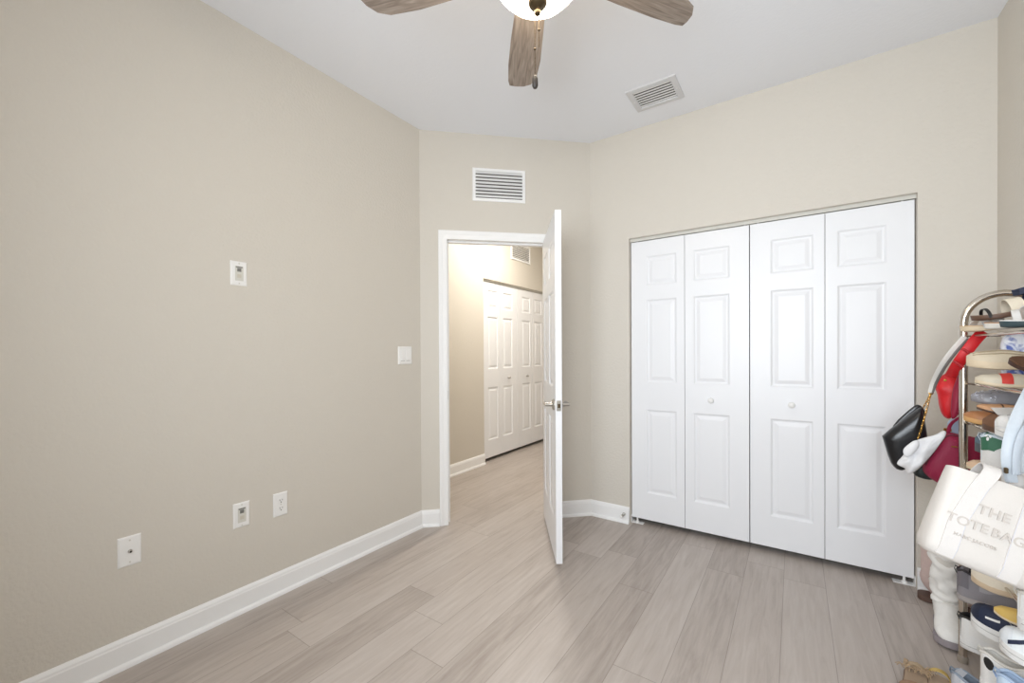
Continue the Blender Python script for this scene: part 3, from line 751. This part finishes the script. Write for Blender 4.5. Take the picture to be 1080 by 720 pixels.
# --- third tier
s = flat('loafer', 'tan leather loafer at the far end of the third tier', 1016, TIER[2]+0.008, C(178, 122, 78, 0.45), C(206, 160, 104), C(132, 92, 64), X=0.51, W=0.085, hs=0.016, yaw=-6)
s.patch('apron_seam', BROWN, 0.68, 0.70, 20, 160, 0.0016)
s = flat('ballet_flat', 'grey sequinned flat stacked on the tan loafer', 1024, TIER[2]+0.074, C(150, 150, 156, 0.3), GREY, C(110, 104, 108), X=0.545, W=0.08, L=0.22, hs=0.008, hscale=0.95, pitch=1)
mb = MB(); rnd = random.Random(4)
for i in range(70):
    p = s.S(0.7+0.28*rnd.random(), 10+160*rnd.random(), 0.0015); bmesh.ops.create_icosphere(mb.bm, subdivisions=1, radius=0.0017, matrix=Matrix.Translation(p))
mb.done('sequins', C(190, 190, 198, 0.25, 0.0, metal=0.8), s.r, merge=0)
s = flat('loafer', 'brown suede loafer with a white price card on its toe', 1036, TIER[2], C(118, 84, 62, 0.85), BROWN, C(96, 70, 54), X=0.52, W=0.086, hs=0.016, hscale=1.25, yaw=-8)
mb = MB(); c0 = s.S(0.80, 100, 0.006); mb.box((c0.x-0.028, c0.y-0.026, c0.z-0.0004), (c0.x+0.028, c0.y+0.026, c0.z+0.0006), M=Matrix.Translation(c0) @ Matrix.Rotation(0.35, 4, 'X') @ Matrix.Rotation(0.2, 4, 'Z') @ Matrix.Translation(-c0)); mb.done('price_card', WHITE, s.r)
s = sneaker('white low sneaker with black laces on the third tier', 1049, TIER[2]+0.012, C(232, 233, 236), WHITE, OFF, BLACK, X=0.495, yaw=-10, hscale=0.95, L=0.235)
s.patch('toe_rim', WHITE, 0.9, 0.995, 4, 176, 0.003); s.both('side_panel', C(214, 216, 222), 0.55, 0.80, 8, 50, 0.002)
for i, a in enumerate((60, 120)):
    mb = MB(); mb.tube(smooth_path([s.S(0.49, 90, 0.012), s.S(0.62, a, 0.022), s.S(0.76, a+(20 if a > 90 else -20), 0.012), s.S(0.86, 150 if a > 90 else 30, 0.006)], 2), 0.003, 6); mb.done('lace_end', BLACK, s.r, smooth=True)
r_ = sneaker('white canvas sneaker at the near end of the third tier', 1074, TIER[2]+0.004, WHITE, WHITE, OFF, WHITE, X=0.52, yaw=-4, L=0.24, hscale=1.2)
s = flat('mule', 'light tan mule tucked between the sequinned flat and the loafer', 1030, TIER[2]+0.062, C(196, 150, 112), BROWN, TAN, X=0.515, W=0.06, L=0.2, hs=0.006, hscale=0.55)
s.patch('apron_seam', BROWN, 0.72, 0.74, 25, 155, 0.0014)
# --- fourth tier
s = flat('clog', 'slate blue slip-on clog at the back of the fourth tier', 1028, TIER[3]+0.056, C(96, 116, 128, 0.7), C(84, 92, 96), C(70, 84, 96), X=0.535, W=0.086, L=0.235, hs=0.03, hscale=1.3)
s = flat('ballet_flat', 'blush beige pointed flat at the far end of the fourth tier', 1019, TIER[3]+0.004, C(222, 190, 160), BEIGE, OFF, X=0.50, W=0.07, hs=0.008, hscale=0.8)
s = sneaker('white leather sneaker with a green heel tab turned heel out', 1034, TIER[3]+0.040, WHITE, WHITE, C(206, 218, 228), WHITE, X=0.50, yaw=-12, out='heel', hscale=1.18, hs=0.03)
s.patch('heel_tab', GREEN, 0.002, 0.11, 20, 160, 0.0022, None, 'green heel tab')
s.both('side_flash', GREEN, 0.11, 0.30, 40, 88, 0.002, lambda u: (22+42*u, 86))
mb = MB()
for sg in (-1, 1):
    for (t, a) in ((0.055, 52), (0.075, 64), (0.045, 70)):
        a_ = a if sg > 0 else 180-a
        mb.loft([[s.S(t+0.012*cos(2*pi*j/8), a_+8*sin(2*pi*j/8), 0.0034) for j in range(8)]], True, True, False)
mb.done('leaf_emblem', WHITE, s.r)
s = sneaker('plain white sneaker behind the pale blue hobo bag', 1056, TIER[3]+0.004, C(236, 238, 242), WHITE, OFF, WHITE, X=0.51, yaw=-8, hscale=1.1)
# --- fifth, sixth tiers
s = flat('loafer', 'black loafer above the white tote on the fifth tier', 1030, TIER[4], BLACK, BLACK, C(60, 56, 54), X=0.52, hs=0.015)
s = flat('loafer', 'cream loafer with a tan seam on the sixth tier', 1024, TIER[5]-0.035, C(226, 216, 198), C(206, 184, 156), OFF, X=0.495, yaw=-14, hs=0.018, hscale=1.25, L=0.25)
s.patch('apron_seam', C(190, 160, 128), 0.66, 0.68, 25, 155, 0.0016)
s = flat('ballet_flat', 'mustard yellow flat between cream and white shoes', 1048, TIER[5]-0.052, C(206, 172, 92), BEIGE, OFF, X=0.50, W=0.052, L=0.2, hs=0.006, hscale=0.7, yaw=-14)
s = sneaker('white sneaker with a round navy heel mark below the tote', 1073, TIER[5]+0.01, WHITE, WHITE, OFF, WHITE, X=0.495, yaw=-5, hs=0.03, out='heel')
mb = MB()
for a in (45, 135): mb.loft([[s.S(0.10+0.035*cos(2*pi*j/14), a+16*sin(2*pi*j/14), 0.002) for j in range(14)]], True, True, False)
mb.done('round_mark', NAVY, s.r)
# --- seventh tier
s = sneaker('grey suede sneaker turned heel out on the seventh tier', 1009, TIER[6]+0.004, GREY, C(168, 160, 158), C(52, 48, 52), C(120, 118, 122), X=0.497, yaw=-16, out='heel', hscale=1.25, hs=0.020)
s.patch('heel_tab', C(112, 108, 114), 0.002, 0.12, 15, 165, 0.0022)
s.both('quarter_panel', C(160, 156, 160), 0.22, 0.45, 20, 78, 0.002)
s = sneaker('navy mesh running shoe with thick white midsole', 1024, TIER[6]-0.004, NAVY, WHITE, C(44, 54, 84), NAVY, X=0.488, yaw=-29, hs=0.036, hscale=1.1, L=0.27, W=0.092)
s.patch('toe_cap', C(22, 30, 52), 0.90, 0.992, 8, 172, 0.0022)
s.patch('white_dash', WHITE, 0.72, 0.84, 150, 158, 0.003)
s.both('midsole_wave', WHITE, 0.30, 0.62, 4, 24, 0.0022, lambda u: (2, 26*sin(pi*u)+3))
s = sneaker('white running shoe with curved navy stripes on the seventh tier', 1054, TIER[6]+0.050, C(236, 240, 242), WHITE, C(40, 50, 72), WHITE, X=0.488, yaw=-22, hs=0.03, hscale=1.15, L=0.27)
s.both('navy_stripe', NAVY, 0.66, 0.93, 10, 30, 0.0022, lambda u: (60-54*u, 76-56*u))
s.both('teal_stripe', C(52, 92, 100), 0.52, 0.74, 10, 30, 0.0022, lambda u: (40-34*u, 54-36*u))
s.patch('toe_rim', C(222, 226, 230), 0.90, 0.992, 4, 176, 0.0022)
# --- lowest tier
s = sneaker('white leather sneaker with black collar on the lowest tier', 1012, TIER[7]+0.006, WHITE, WHITE, BLACK, WHITE, X=0.50, yaw=-18, out='heel', hs=0.028, hscale=1.15)
s.both('quarter_panel', C(228, 226, 222), 0.10, 0.40, 15, 70, 0.002)
s = sneaker('white sneaker with black oval patches on the lowest tier', 1034, TIER[7]+0.034, WHITE, WHITE, OFF, WHITE, X=0.48, yaw=-30, out='heel', hs=0.03, hscale=1.2)
for t in (0.10, 0.30, 0.52):
    for a in (42, 138):
        mb = MB(); mb.loft([[s.S(t+0.045*cos(2*pi*j/16), a+17*sin(2*pi*j/16), 0.0022) for j in range(16)]], True, True, False); mb.done('oval_patch', BLACK, s.r)
s = sneaker('pale blue sneaker with a gum sole on the lowest tier', 1051, TIER[7]+0.058, LBLUE, GUM, C(170, 190, 216), WHITE, X=0.475, yaw=-24, out='heel', hs=0.022, hscale=1.25)
s.both('side_panel', C(168, 190, 222), 0.35, 0.66, 15, 60, 0.002)
s = sneaker('sky blue sneaker nearest on the lowest tier', 1066, TIER[7]+0.055, C(176, 198, 228), WHITE, OFF, WHITE, X=0.48, yaw=-14, hs=0.03, hscale=1.25)
# --- on the floor
q = P(1001, 716, 1.50)
s = sneaker('pale grey open sneaker on the floor at the rack foot', 0, 0, C(206, 208, 212), WHITE, C(136, 146, 160), C(226, 226, 230), loc=(0.448, 2.015, 0.0), yaw=-32, out='heel', hs=0.028, hscale=1.15)
s.patch('heel_tab', C(190, 192, 198), 0.002, 0.12, 15, 165, 0.0022)

def boot(label, loc, yaw, m, msole, Hh, wr, lean=0.0, k=1.0):
    r = thing('boot', label, 'boot', loc, (0, 0, yaw))
    prof = []   # (cx, cz, angle from horizontal plane, half along, half width)
    prof += [(0.075+lean*0.3, Hh, 0, 0.058, 0.050), (0.073+lean*0.25, Hh-0.004, 0, 0.060, 0.052), (0.070+lean*0.2, Hh*0.82, 0, 0.058, 0.050), (0.067+lean*0.1, Hh*0.62, 0, 0.055, 0.047), (0.062, Hh*0.45, 4, 0.052, 0.043), (0.063, Hh*0.34, 14, 0.054, 0.041), (0.072, 0.098, 30, 0.060, 0.039), (0.092, 0.082, 48, 0.066, 0.039), (0.125, 0.066, 66, 0.056, 0.041), (0.165, 0.056, 80, 0.044, 0.045), (0.20, 0.051, 87, 0.036, 0.046), (0.23, 0.047, 90, 0.028, 0.040), (0.25, 0.043, 92, 0.017, 0.026), (0.257, 0.040, 92, 0.004, 0.006)]
    dense = []
    for q0, q1 in zip(prof, prof[1:]):
        m_ = 5 if q0[1] > 0.10 else 2
        dense += [tuple(u+(v-u)*j/m_ for u, v in zip(q0, q1)) for j in range(m_)]
    prof = dense+[prof[-1]]
    mb = MB(); rings = []
    for i, (cx, cz, a, ha, hb) in enumerate(prof):
        a = radians(a); n = 22; rg = []
        for j in range(n):
            u = 2*pi*j/n
            p = V_((cx+ha*cos(u)*cos(a), hb*sin(u), cz-ha*cos(u)*sin(a)*-1 if False else cz+ha*cos(u)*sin(a)))
            p.z = max(p.z, 0.016)
            if wr and i > 4 and cz > 0.075: p += V_((cos(u), sin(u), 0))*wr*noise.noise(V_((cos(u)*1.3, sin(u)*1.3+4, cz*38+cos(u)*1.2)))
            rg.append(p)
        rings.append(rg)
    mb.loft(rings, True, False, True)
    inner = [[V_((0.075+lean*0.3+0.052*cos(2*pi*j/22), 0.045*sin(2*pi*j/22), z)) for j in range(22)] for z in (Hh, Hh-0.05)]
    o = mb.done('upper', m, r, smooth=80)
    mb = MB(); mb.loft([rings[0]]+inner, True, False, True); mb.done('lining', OFF, r, smooth=True)
    S0_ = Shoe.__new__(Shoe); S0_.L, S0_.W, S0_.out, S0_.hs, S0_.r = 0.262, 0.094, 'heel', 0.026, r
    S0_.wt = [(0, 0.02), (0.012, 0.40), (0.05, 0.66), (0.12, 0.78), (0.28, 0.80), (0.45, 0.82), (0.62, 0.93), (0.74, 1.0), (0.85, 0.95), (0.93, 0.76), (0.98, 0.44), (1, 0.03)]
    S0_.sole(msole)
    return r
boot('slouchy white fabric boot standing at the rack foot', (0.555, 2.60, 0.0), radians(-98), C(236, 234, 230, 0.8, 0.6, 60), C(150, 142, 146), 0.335, 0.022)
boot('dusty pink boot with a brown sole behind the white boot', (0.497, 2.775, 0.0), radians(-3), C(206, 184, 178, 0.85, 0.5, 90), C(96, 74, 64), 0.30, 0.006)
# tan fringed sandals on the floor
for i, (px, py, yw, lb) in enumerate(((966, 716, -100, 'tan fringed sandal on the floor, left one of the pair'), (990, 723, -98, 'tan sandal with a yellow strap on the floor, right one of the pair'))):
    q = P(px, py, 437.24*CAMH/(py-374.4)); q = (q.x, q.y, 0.0)
    s = sandal(lb, 0, 0, C(120, 98, 82), C(168, 146, 124), loc=q, yaw=yw, out='heel' if i == 0 else 'heel', L=0.23, group='sandals on the floor')
    s.band('strap', C(176, 154, 126) if i == 0 else C(196, 168, 96), 0.02, 0.10, 0.034); s.band('strap', C(150, 118, 92), 0.58, 0.70, 0.034)
    if i == 0:
        mb = MB(); rnd = random.Random(2)
        for j in range(46):
            x0 = s.X(0.02+0.16*rnd.random()); y0 = (rnd.random()-0.5)*0.07; a = rnd.random()*6.28; l = 0.018+0.016*rnd.random()
            mb.tube([V_((x0, y0, 0.03)), V_((x0+l*0.5*cos(a), y0+l*0.5*sin(a), 0.042)), V_((x0+l*cos(a), y0+l*sin(a), 0.028+0.01*rnd.random()))], 0.0016, 5)
        mb.done('fringe', C(172, 148, 120, 0.9), s.r, smooth=True)

# ------------------------------------------------------------------ BAGS ON THE FAR END OF THE RACK
M_blackleather = C(22, 22, 25, 0.28, 0.15, 120, 0, 0.02)
def links(path, r, parent, m=M_gold, name='chain', step=0.011):
    path = smooth_path(path, 1); mb = MB(); tot = 0; k_ = 0
    for a, b in zip(path, path[1:]):
        L_ = (b-a).length; d = (b-a).normalized(); o1 = d.orthogonal().normalized(); o2 = d.cross(o1); x = 0
        while x < L_:
            c = a+d*x; oo = o1 if k_ % 2 else o2; k_ += 1
            mb.tube([c+d*(step*0.62*cos(u))+oo*(r*2.6*sin(u)) for u in [2*pi*j/8 for j in range(8)]], r, 5, loop=True)
            x += step
    return mb.done(name, m, parent, smooth=True, merge=0)
YB_ = 2.40
r = thing('handbag', 'black leather handbag on a gold chain, hanging leftmost', 'handbag', tuple(PY(953, 496, YB_)))
pillow('body', local(r, [PY(x, y, YB_) for x, y in ((930, 459), (931, 462), (938, 486), (944, 494), (950, 496), (954, 495), (965, 484), (977, 461), (978, 459), (973, 431), (971, 429), (966, 432))]), 0.075, M_blackleather, r, power=5, smooth=1)
pillow('flap', local(r, [PY(x, y, YB_+0.035) for x, y in ((941, 455), (942, 447), (963, 428), (969, 426), (975, 431), (977, 440), (950, 460))]), 0.014, M_blackleather, r, power=5, smooth=1)
band3('strap', local(r, [PY(1018, 355, 2.268), PY(1006, 368, 2.26), PY(994, 384, 2.29), PY(985, 402, 2.36), PY(982, 414, 2.37)]), 0.011, 0.0022, C(226, 224, 218), r, (0.6, 0, 0.8))
band3('strap_edge', local(r, [PY(1021, 357, 2.269), PY(1009, 370, 2.261), PY(997, 386, 2.291), PY(987, 404, 2.361), PY(983, 415, 2.371)]), 0.005, 0.0026, C(112, 108, 104), r, (0.6, 0, 0.8))
links(local(r, [PY(982, 414, 2.37), PY(978, 430, 2.36), PY(973, 448, 2.35), PY(968, 463, 2.35)]), 0.0011, r)
links(local(r, [PY(982, 414, 2.38), PY(978, 422, 2.385), PY(973, 431, 2.39)]), 0.0011, r)
mb = MB(); mb.tube([local(r, [PY(982, 414, 2.37)])[0]+V_((0.006*cos(u), 0, 0.008*sin(u))) for u in [2*pi*j/12 for j in range(12)]], 0.0018, 6, loop=True); mb.done('clasp_ring', M_gold, r, smooth=True)

YR = 2.425
M_red = C(206, 26, 34, 0.5, 0.3, 180); M_crim = C(140, 14, 50, 0.6)
r = thing('sling_bag', 'bright red sling bag hanging from the rack top', 'bag', tuple(PY(1000, 442, YR)))
pillow('body', local(r, [PY(x, y, YR) for x, y in ((990, 399), (997, 393), (1007, 394), (1013, 402), (1014, 418), (1010, 432), (1003, 441), (999, 442), (993, 437), (990, 425), (989, 415), (985, 407))]), 0.07, M_red, r, power=2.6, crumple=0.012, seed=3)
band3('strap', local(r, [PY(1037, 350, 2.262), PY(1029, 358, 2.25), PY(1019, 371, 2.245), PY(1010, 384, 2.26), PY(1003, 396, 2.34)]), 0.018, 0.006, M_red, r, (0.6, 0, 0.8))
for (x, y) in ((1019, 371), (1010, 384)):
    mb = MB(); c = local(r, [PY(x+1, y, 2.243)])[0]; mb.box(c-V_((0.018, 0.009, 0.004)), c+V_((0.018, 0.006, 0.004)), 0.002, 1, M=Matrix.Translation(c) @ Matrix.Rotation(radians(45), 4, 'Y') @ Matrix.Translation(-c)); mb.done('strap_keeper', C(170, 18, 28, 0.4), r)
mb = MB(); c = local(r, [PY(997, 401, YR-0.036)])[0]; bmesh.ops.create_icosphere(mb.bm, subdivisions=2, radius=0.005, matrix=Matrix.Translation(c)); mb.done('stud', M_gold, r, smooth=True)
r = thing('pouch', 'narrow crimson pouch hanging between the red bag and rack post', 'pouch', tuple(PY(1012, 442, 2.335)))
pillow('body', local(r, [PY(x, y, 2.335) for x, y in ((1004, 412), (1011, 394), (1017, 388), (1020, 394), (1018, 412), (1013, 434), (1007, 442), (1002, 441))]), 0.03, M_crim, r, power=3)
band3('strap', local(r, [PY(1030, 352, 2.30), PY(1024, 372, 2.33), PY(1018, 391, 2.335)]), 0.004, 0.002, BLACK, r)
YM = 2.375
M_mar = C(150, 28, 66, 0.6, 0.5, 220)
r = thing('shoulder_bag', 'maroon textured shoulder bag hanging low on the rack end', 'handbag', tuple(PY(990, 513, YM)))
mpts = ((973, 489), (975, 483), (994, 457), (1000, 455), (1012, 458), (1030, 461), (1040, 466), (1040, 492), (1032, 500), (1010, 505), (997, 513), (985, 507), (977, 501), (973, 496))
pillow('body', local(r, [PY(x, y, YM+0.03) for x, y in mpts]), 0.09, M_mar, r, power=5)
mb = MB(); mb.tube(smooth_path(local(r, [PY(x, y, YM-0.018) for x, y in ((976, 490), (980, 483), (995, 462), (1002, 458), (1012, 460))]), 2), 0.0026, 6); mb.done('zip_piping', C(96, 16, 44), r, smooth=True)
mb = MB(); c = local(r, [PY(1007, 471, YM-0.02)])[0]; mb.box(c-V_((0.01, 0.003, 0.002)), c+V_((0.008, 0.002, 0.002)), 0.001, 1); mb.done('zip_pull', M_gold, r)
band3('strap', local(r, [PY(1000, 456, YM), PY(1002, 447, YM-0.02), PY(1012, 440, 2.30)]), 0.006, 0.002, M_mar, r)
r = thing('scarf', 'crumpled white satin scarf tied over the black handbag', 'scarf', tuple(PY(958, 500, 2.33)))
pillow('cloth', local(r, [PY(x, y, 2.325) for x, y in ((945, 488), (953, 480), (956, 473), (966, 464), (976, 461), (988, 458), (996, 453), (999, 457), (990, 470), (978, 485), (966, 497), (957, 501), (956, 494), (948, 491))]), 0.045, C(232, 232, 234, 0.45, 0.4, 60), r, power=2.4, crumple=0.03, seed=9, smooth=2)
pillow('fold', local(r, [PY(x, y, 2.30) for x, y in ((952, 474), (957, 469), (966, 463), (971, 467), (966, 476), (958, 482), (953, 480))]), 0.02, C(236, 236, 238, 0.45, 0.4, 60), r, power=2.4, crumple=0.008, seed=2)
r = thing('pouch', 'small dark green pouch below the scarf and maroon bag', 'pouch', tuple(PY(972, 505, 2.44)))
pillow('body', local(r, [PY(x, y, 2.44) for x, y in ((962, 490), (976, 488), (986, 500), (984, 506), (975, 505), (963, 501))]), 0.05, C(24, 34, 34, 0.5), r, power=4)
mb = MB(); mb.tube(local(r, [PY(x, y, 2.412) for x, y in ((963, 492), (975, 490), (984, 500))]), 0.002, 6); mb.done('zip_edge', BLACK, r)
r = thing('cloth_bag', 'pale blue cloth bag between the red and maroon bags', 'bag', tuple(PY(1006, 462, 2.47)))
pillow('body', local(r, [PY(x, y, 2.47) for x, y in ((998, 446), (1004, 441), (1018, 440), (1022, 452), (1016, 464), (1003, 462))]), 0.04, C(172, 190, 212), r, power=4)
mb = MB(); c = local(r, [PY(1000, 453, 2.445)])[0]; mb.box(c-V_((0.014, 0.004, 0.008)), c+V_((0.010, 0.004, 0.006)), 0.002, 1); mb.done('buckle', M_gold, r)

# ------------------------------------------------------------------ BAGS ON THE NEAR END OF THE RACK
r = thing('hobo_bag', 'pale blue white hobo bag with curved straps at the near rack end', 'handbag', tuple(P(1076, 530, 1.15)))
M_pale = C(192, 200, 208, 0.5, 0.2, 140)
pillow('body', local(r, [P(x, y, 1.155) for x, y in ((1066, 468), (1071, 450), (1082, 436), (1102, 440), (1104, 520), (1085, 530), (1070, 524), (1065, 500))]), 0.06, M_pale, r, power=3, crumple=0.008)
vd = (P(1070, 460, 1.2)-P(1070, 460, 1.0)).normalized()
band3('strap', local(r, [P(1094, 396, 1.16), P(1084, 416, 1.14), P(1072, 440, 1.125), P(1064, 465, 1.115), P(1062, 488, 1.115), P(1067, 508, 1.12)]), 0.0125, 0.004, M_pale, r, tuple(vd))
band3('strap', local(r, [P(1096, 446, 1.12), P(1084, 449, 1.105), P(1077, 460, 1.10), P(1072, 478, 1.10), P(1072, 500, 1.105)]), 0.010, 0.004, C(182, 191, 201, 0.5, 0.2, 140), r, tuple(vd))
mb = MB(); c = local(r, [P(1061, 496, 1.105)])[0]; mb.box(c-V_((0.004, 0.004, 0.008)), c+V_((0.004, 0.004, 0.008)), 0.002, 1); mb.done('buckle', M_bronze, r)

TL = P(1009, 491, 1.12); ex = (P(1080, 515, 1.066)-TL).normalized(); dn = P(971, 578, 1.115)-TL
dn = (dn-ex*dn.dot(ex)); TH_ = dn.length; dn.normalize(); nrm = ex.cross(dn).normalized()   # towards the viewer?
if nrm.dot(V_((0, 0, CAMH))-TL) < 0: nrm = -nrm
TW, TT = 0.222, 0.075
r = thing('tote_bag', 'large cream canvas tote bag with raised lettering on the rack end', 'tote bag', tuple(TL+ex*(TW/2)+dn*TH_))
def tp(a, b, n=0.0): return TL+ex*a+dn*b+nrm*n-r.location
M_tote = C(218, 213, 208, 0.75, 0.35, 420, 0, 0.02); M_stitch_shade = C(206, 206, 214, 0.8, 0.2, 400); M_strap = C(222, 218, 215, 0.7, 0.35, 420, 0, 0.02); M_letter = C(203, 196, 190, 0.8, 0.2, 400)
# body: open-topped soft box, closed bottom
rings = []
def outl(b, t, infl):
    w = TW/2; e = 0.006
    cx = TW/2; pts = []
    for (sx, sn) in ((1, 1), (-1, 1), (-1, -1), (1, -1)):
        for j in range(4):
            a = {(1, 1): 0, (-1, 1): 90, (-1, -1): 180, (1, -1): 270}[(sx, sn)]+30*j
            rr = 0.02 if t > 0.05 else t*0.45
            pts.append((cx+sx*(w-rr+infl)+rr*cos(radians(a)), sn*(t/2-rr)+rr*sin(radians(a))))
    return [tp(x, b, y-TT/2) for x, y in pts]
mb = MB()
prof = [(0.012, 0.050, -0.006), (0.0, 0.054, 0.0), (0.004, 0.058, 0.0), (0.06, 0.066, 0.002), (0.14, 0.075, 0.004), (TH_-0.03, 0.078, 0.004), (TH_-0.010, 0.070, 0.0), (TH_-0.001, 0.050, -0.010), (TH_, 0.03, -0.02)]
prof = [(0.06, 0.044, -0.008)]+prof
mb.loft([outl(*x) for x in prof], True, True, True); mb.done('body', M_tote, r, smooth=50)
def front(b): return {True: 0}.get(False, 0)
def fr_n(b):
    t = lerp_tab([(0.0, 0.054), (0.004, 0.058), (0.06, 0.066), (0.14, 0.075), (TH_-0.03, 0.078), (TH_-0.010, 0.070), (TH_, 0.05)], b); return t/2-TT/2
for (a0, a1, sg) in ((0.068, 0.036, 1), (0.166, 0.160, -1)):
    path = [(a0+(a1-a0)*min(1, i/6)**0.8, 0.0+(TH_-0.006)*i/10) for i in range(11)]
    mb = MB(); wd = 0.018; rg = []
    pre = [tp(a0+0.012, 0.05, -TT), tp(a0+0.012, 0.0, -TT-0.004), tp(a0+0.012, -0.022, -TT+0.012), tp(a0+0.009, -0.035, -TT/2), tp(a0+0.005, -0.030, -0.014), tp(a0+0.002, -0.012, 0.0)] if sg > 0 else [tp(a0-0.004, 0.05, -TT), tp(a0-0.004, 0.0, -TT-0.004), tp(a0-0.004, -0.03, -TT+0.012), tp(a0-0.003, -0.044, -TT/2), tp(a0-0.002, -0.036, -0.014), tp(a0, -0.012, 0.0)]
    pts = smooth_path(pre+[tp(a, b, fr_n(b)+0.0022) for a, b in path[1:]], 1)
    for i, p in enumerate(pts):
        d = (pts[min(i+1, len(pts)-1)]-pts[max(i-1, 0)]).normalized(); n2 = ex.cross(d).normalized()
        rg.append([p-ex*wd-n2*0.0015, p+ex*wd-n2*0.0015, p+ex*wd+n2*0.0015, p-ex*wd+n2*0.0015])
    mb.loft(rg, True, True, True); mb.done('handle_strap', M_strap, r, smooth=30)
    mb = MB()
    for s_ in (sg,): mb.tube([tp(a+s_*0.0172, b, fr_n(b)+0.0034) for a, b in path[1:]], 0.0009, 5)
    mb.done('stitching', M_stitch_shade, r)  # stitch line also paints the blue-grey shading along the strap's inner edge
def lettering(txt, a, b, size, sp_=1.0):
    cu = bpy.data.curves.new('lettering', 'FONT'); cu.body = txt; cu.size = size; cu.align_x = 'CENTER'; cu.align_y = 'CENTER'; cu.extrude = 0.0009; cu.space_character = sp_; cu.offset = size*0.012; cu.space_word = 0.35
    t = bpy.data.objects.new('tmp_text', cu); COL.objects.link(t)
    me = bpy.data.meshes.new_from_object(t); bpy.data.objects.remove(t)
    o = bpy.data.objects.new('lettering', me); COL.objects.link(o); me.materials.clear(); me.materials.append(M_letter)
    o.parent = r; p = tp(a, b, fr_n(b)+0.0042); up = -dn
    o.matrix_local = Matrix(((ex.x, up.x, nrm.x, p.x), (ex.y, up.y, nrm.y, p.y), (ex.z, up.z, nrm.z, p.z), (0, 0, 0, 1)))
lettering('THE', 0.098, 0.089, 0.034, 1.08)
lettering('TOTE BAG', 0.090, 0.135, 0.0325, 1.06)
lettering('MARC JACOBS', 0.078, 0.172, 0.0118, 1.2)
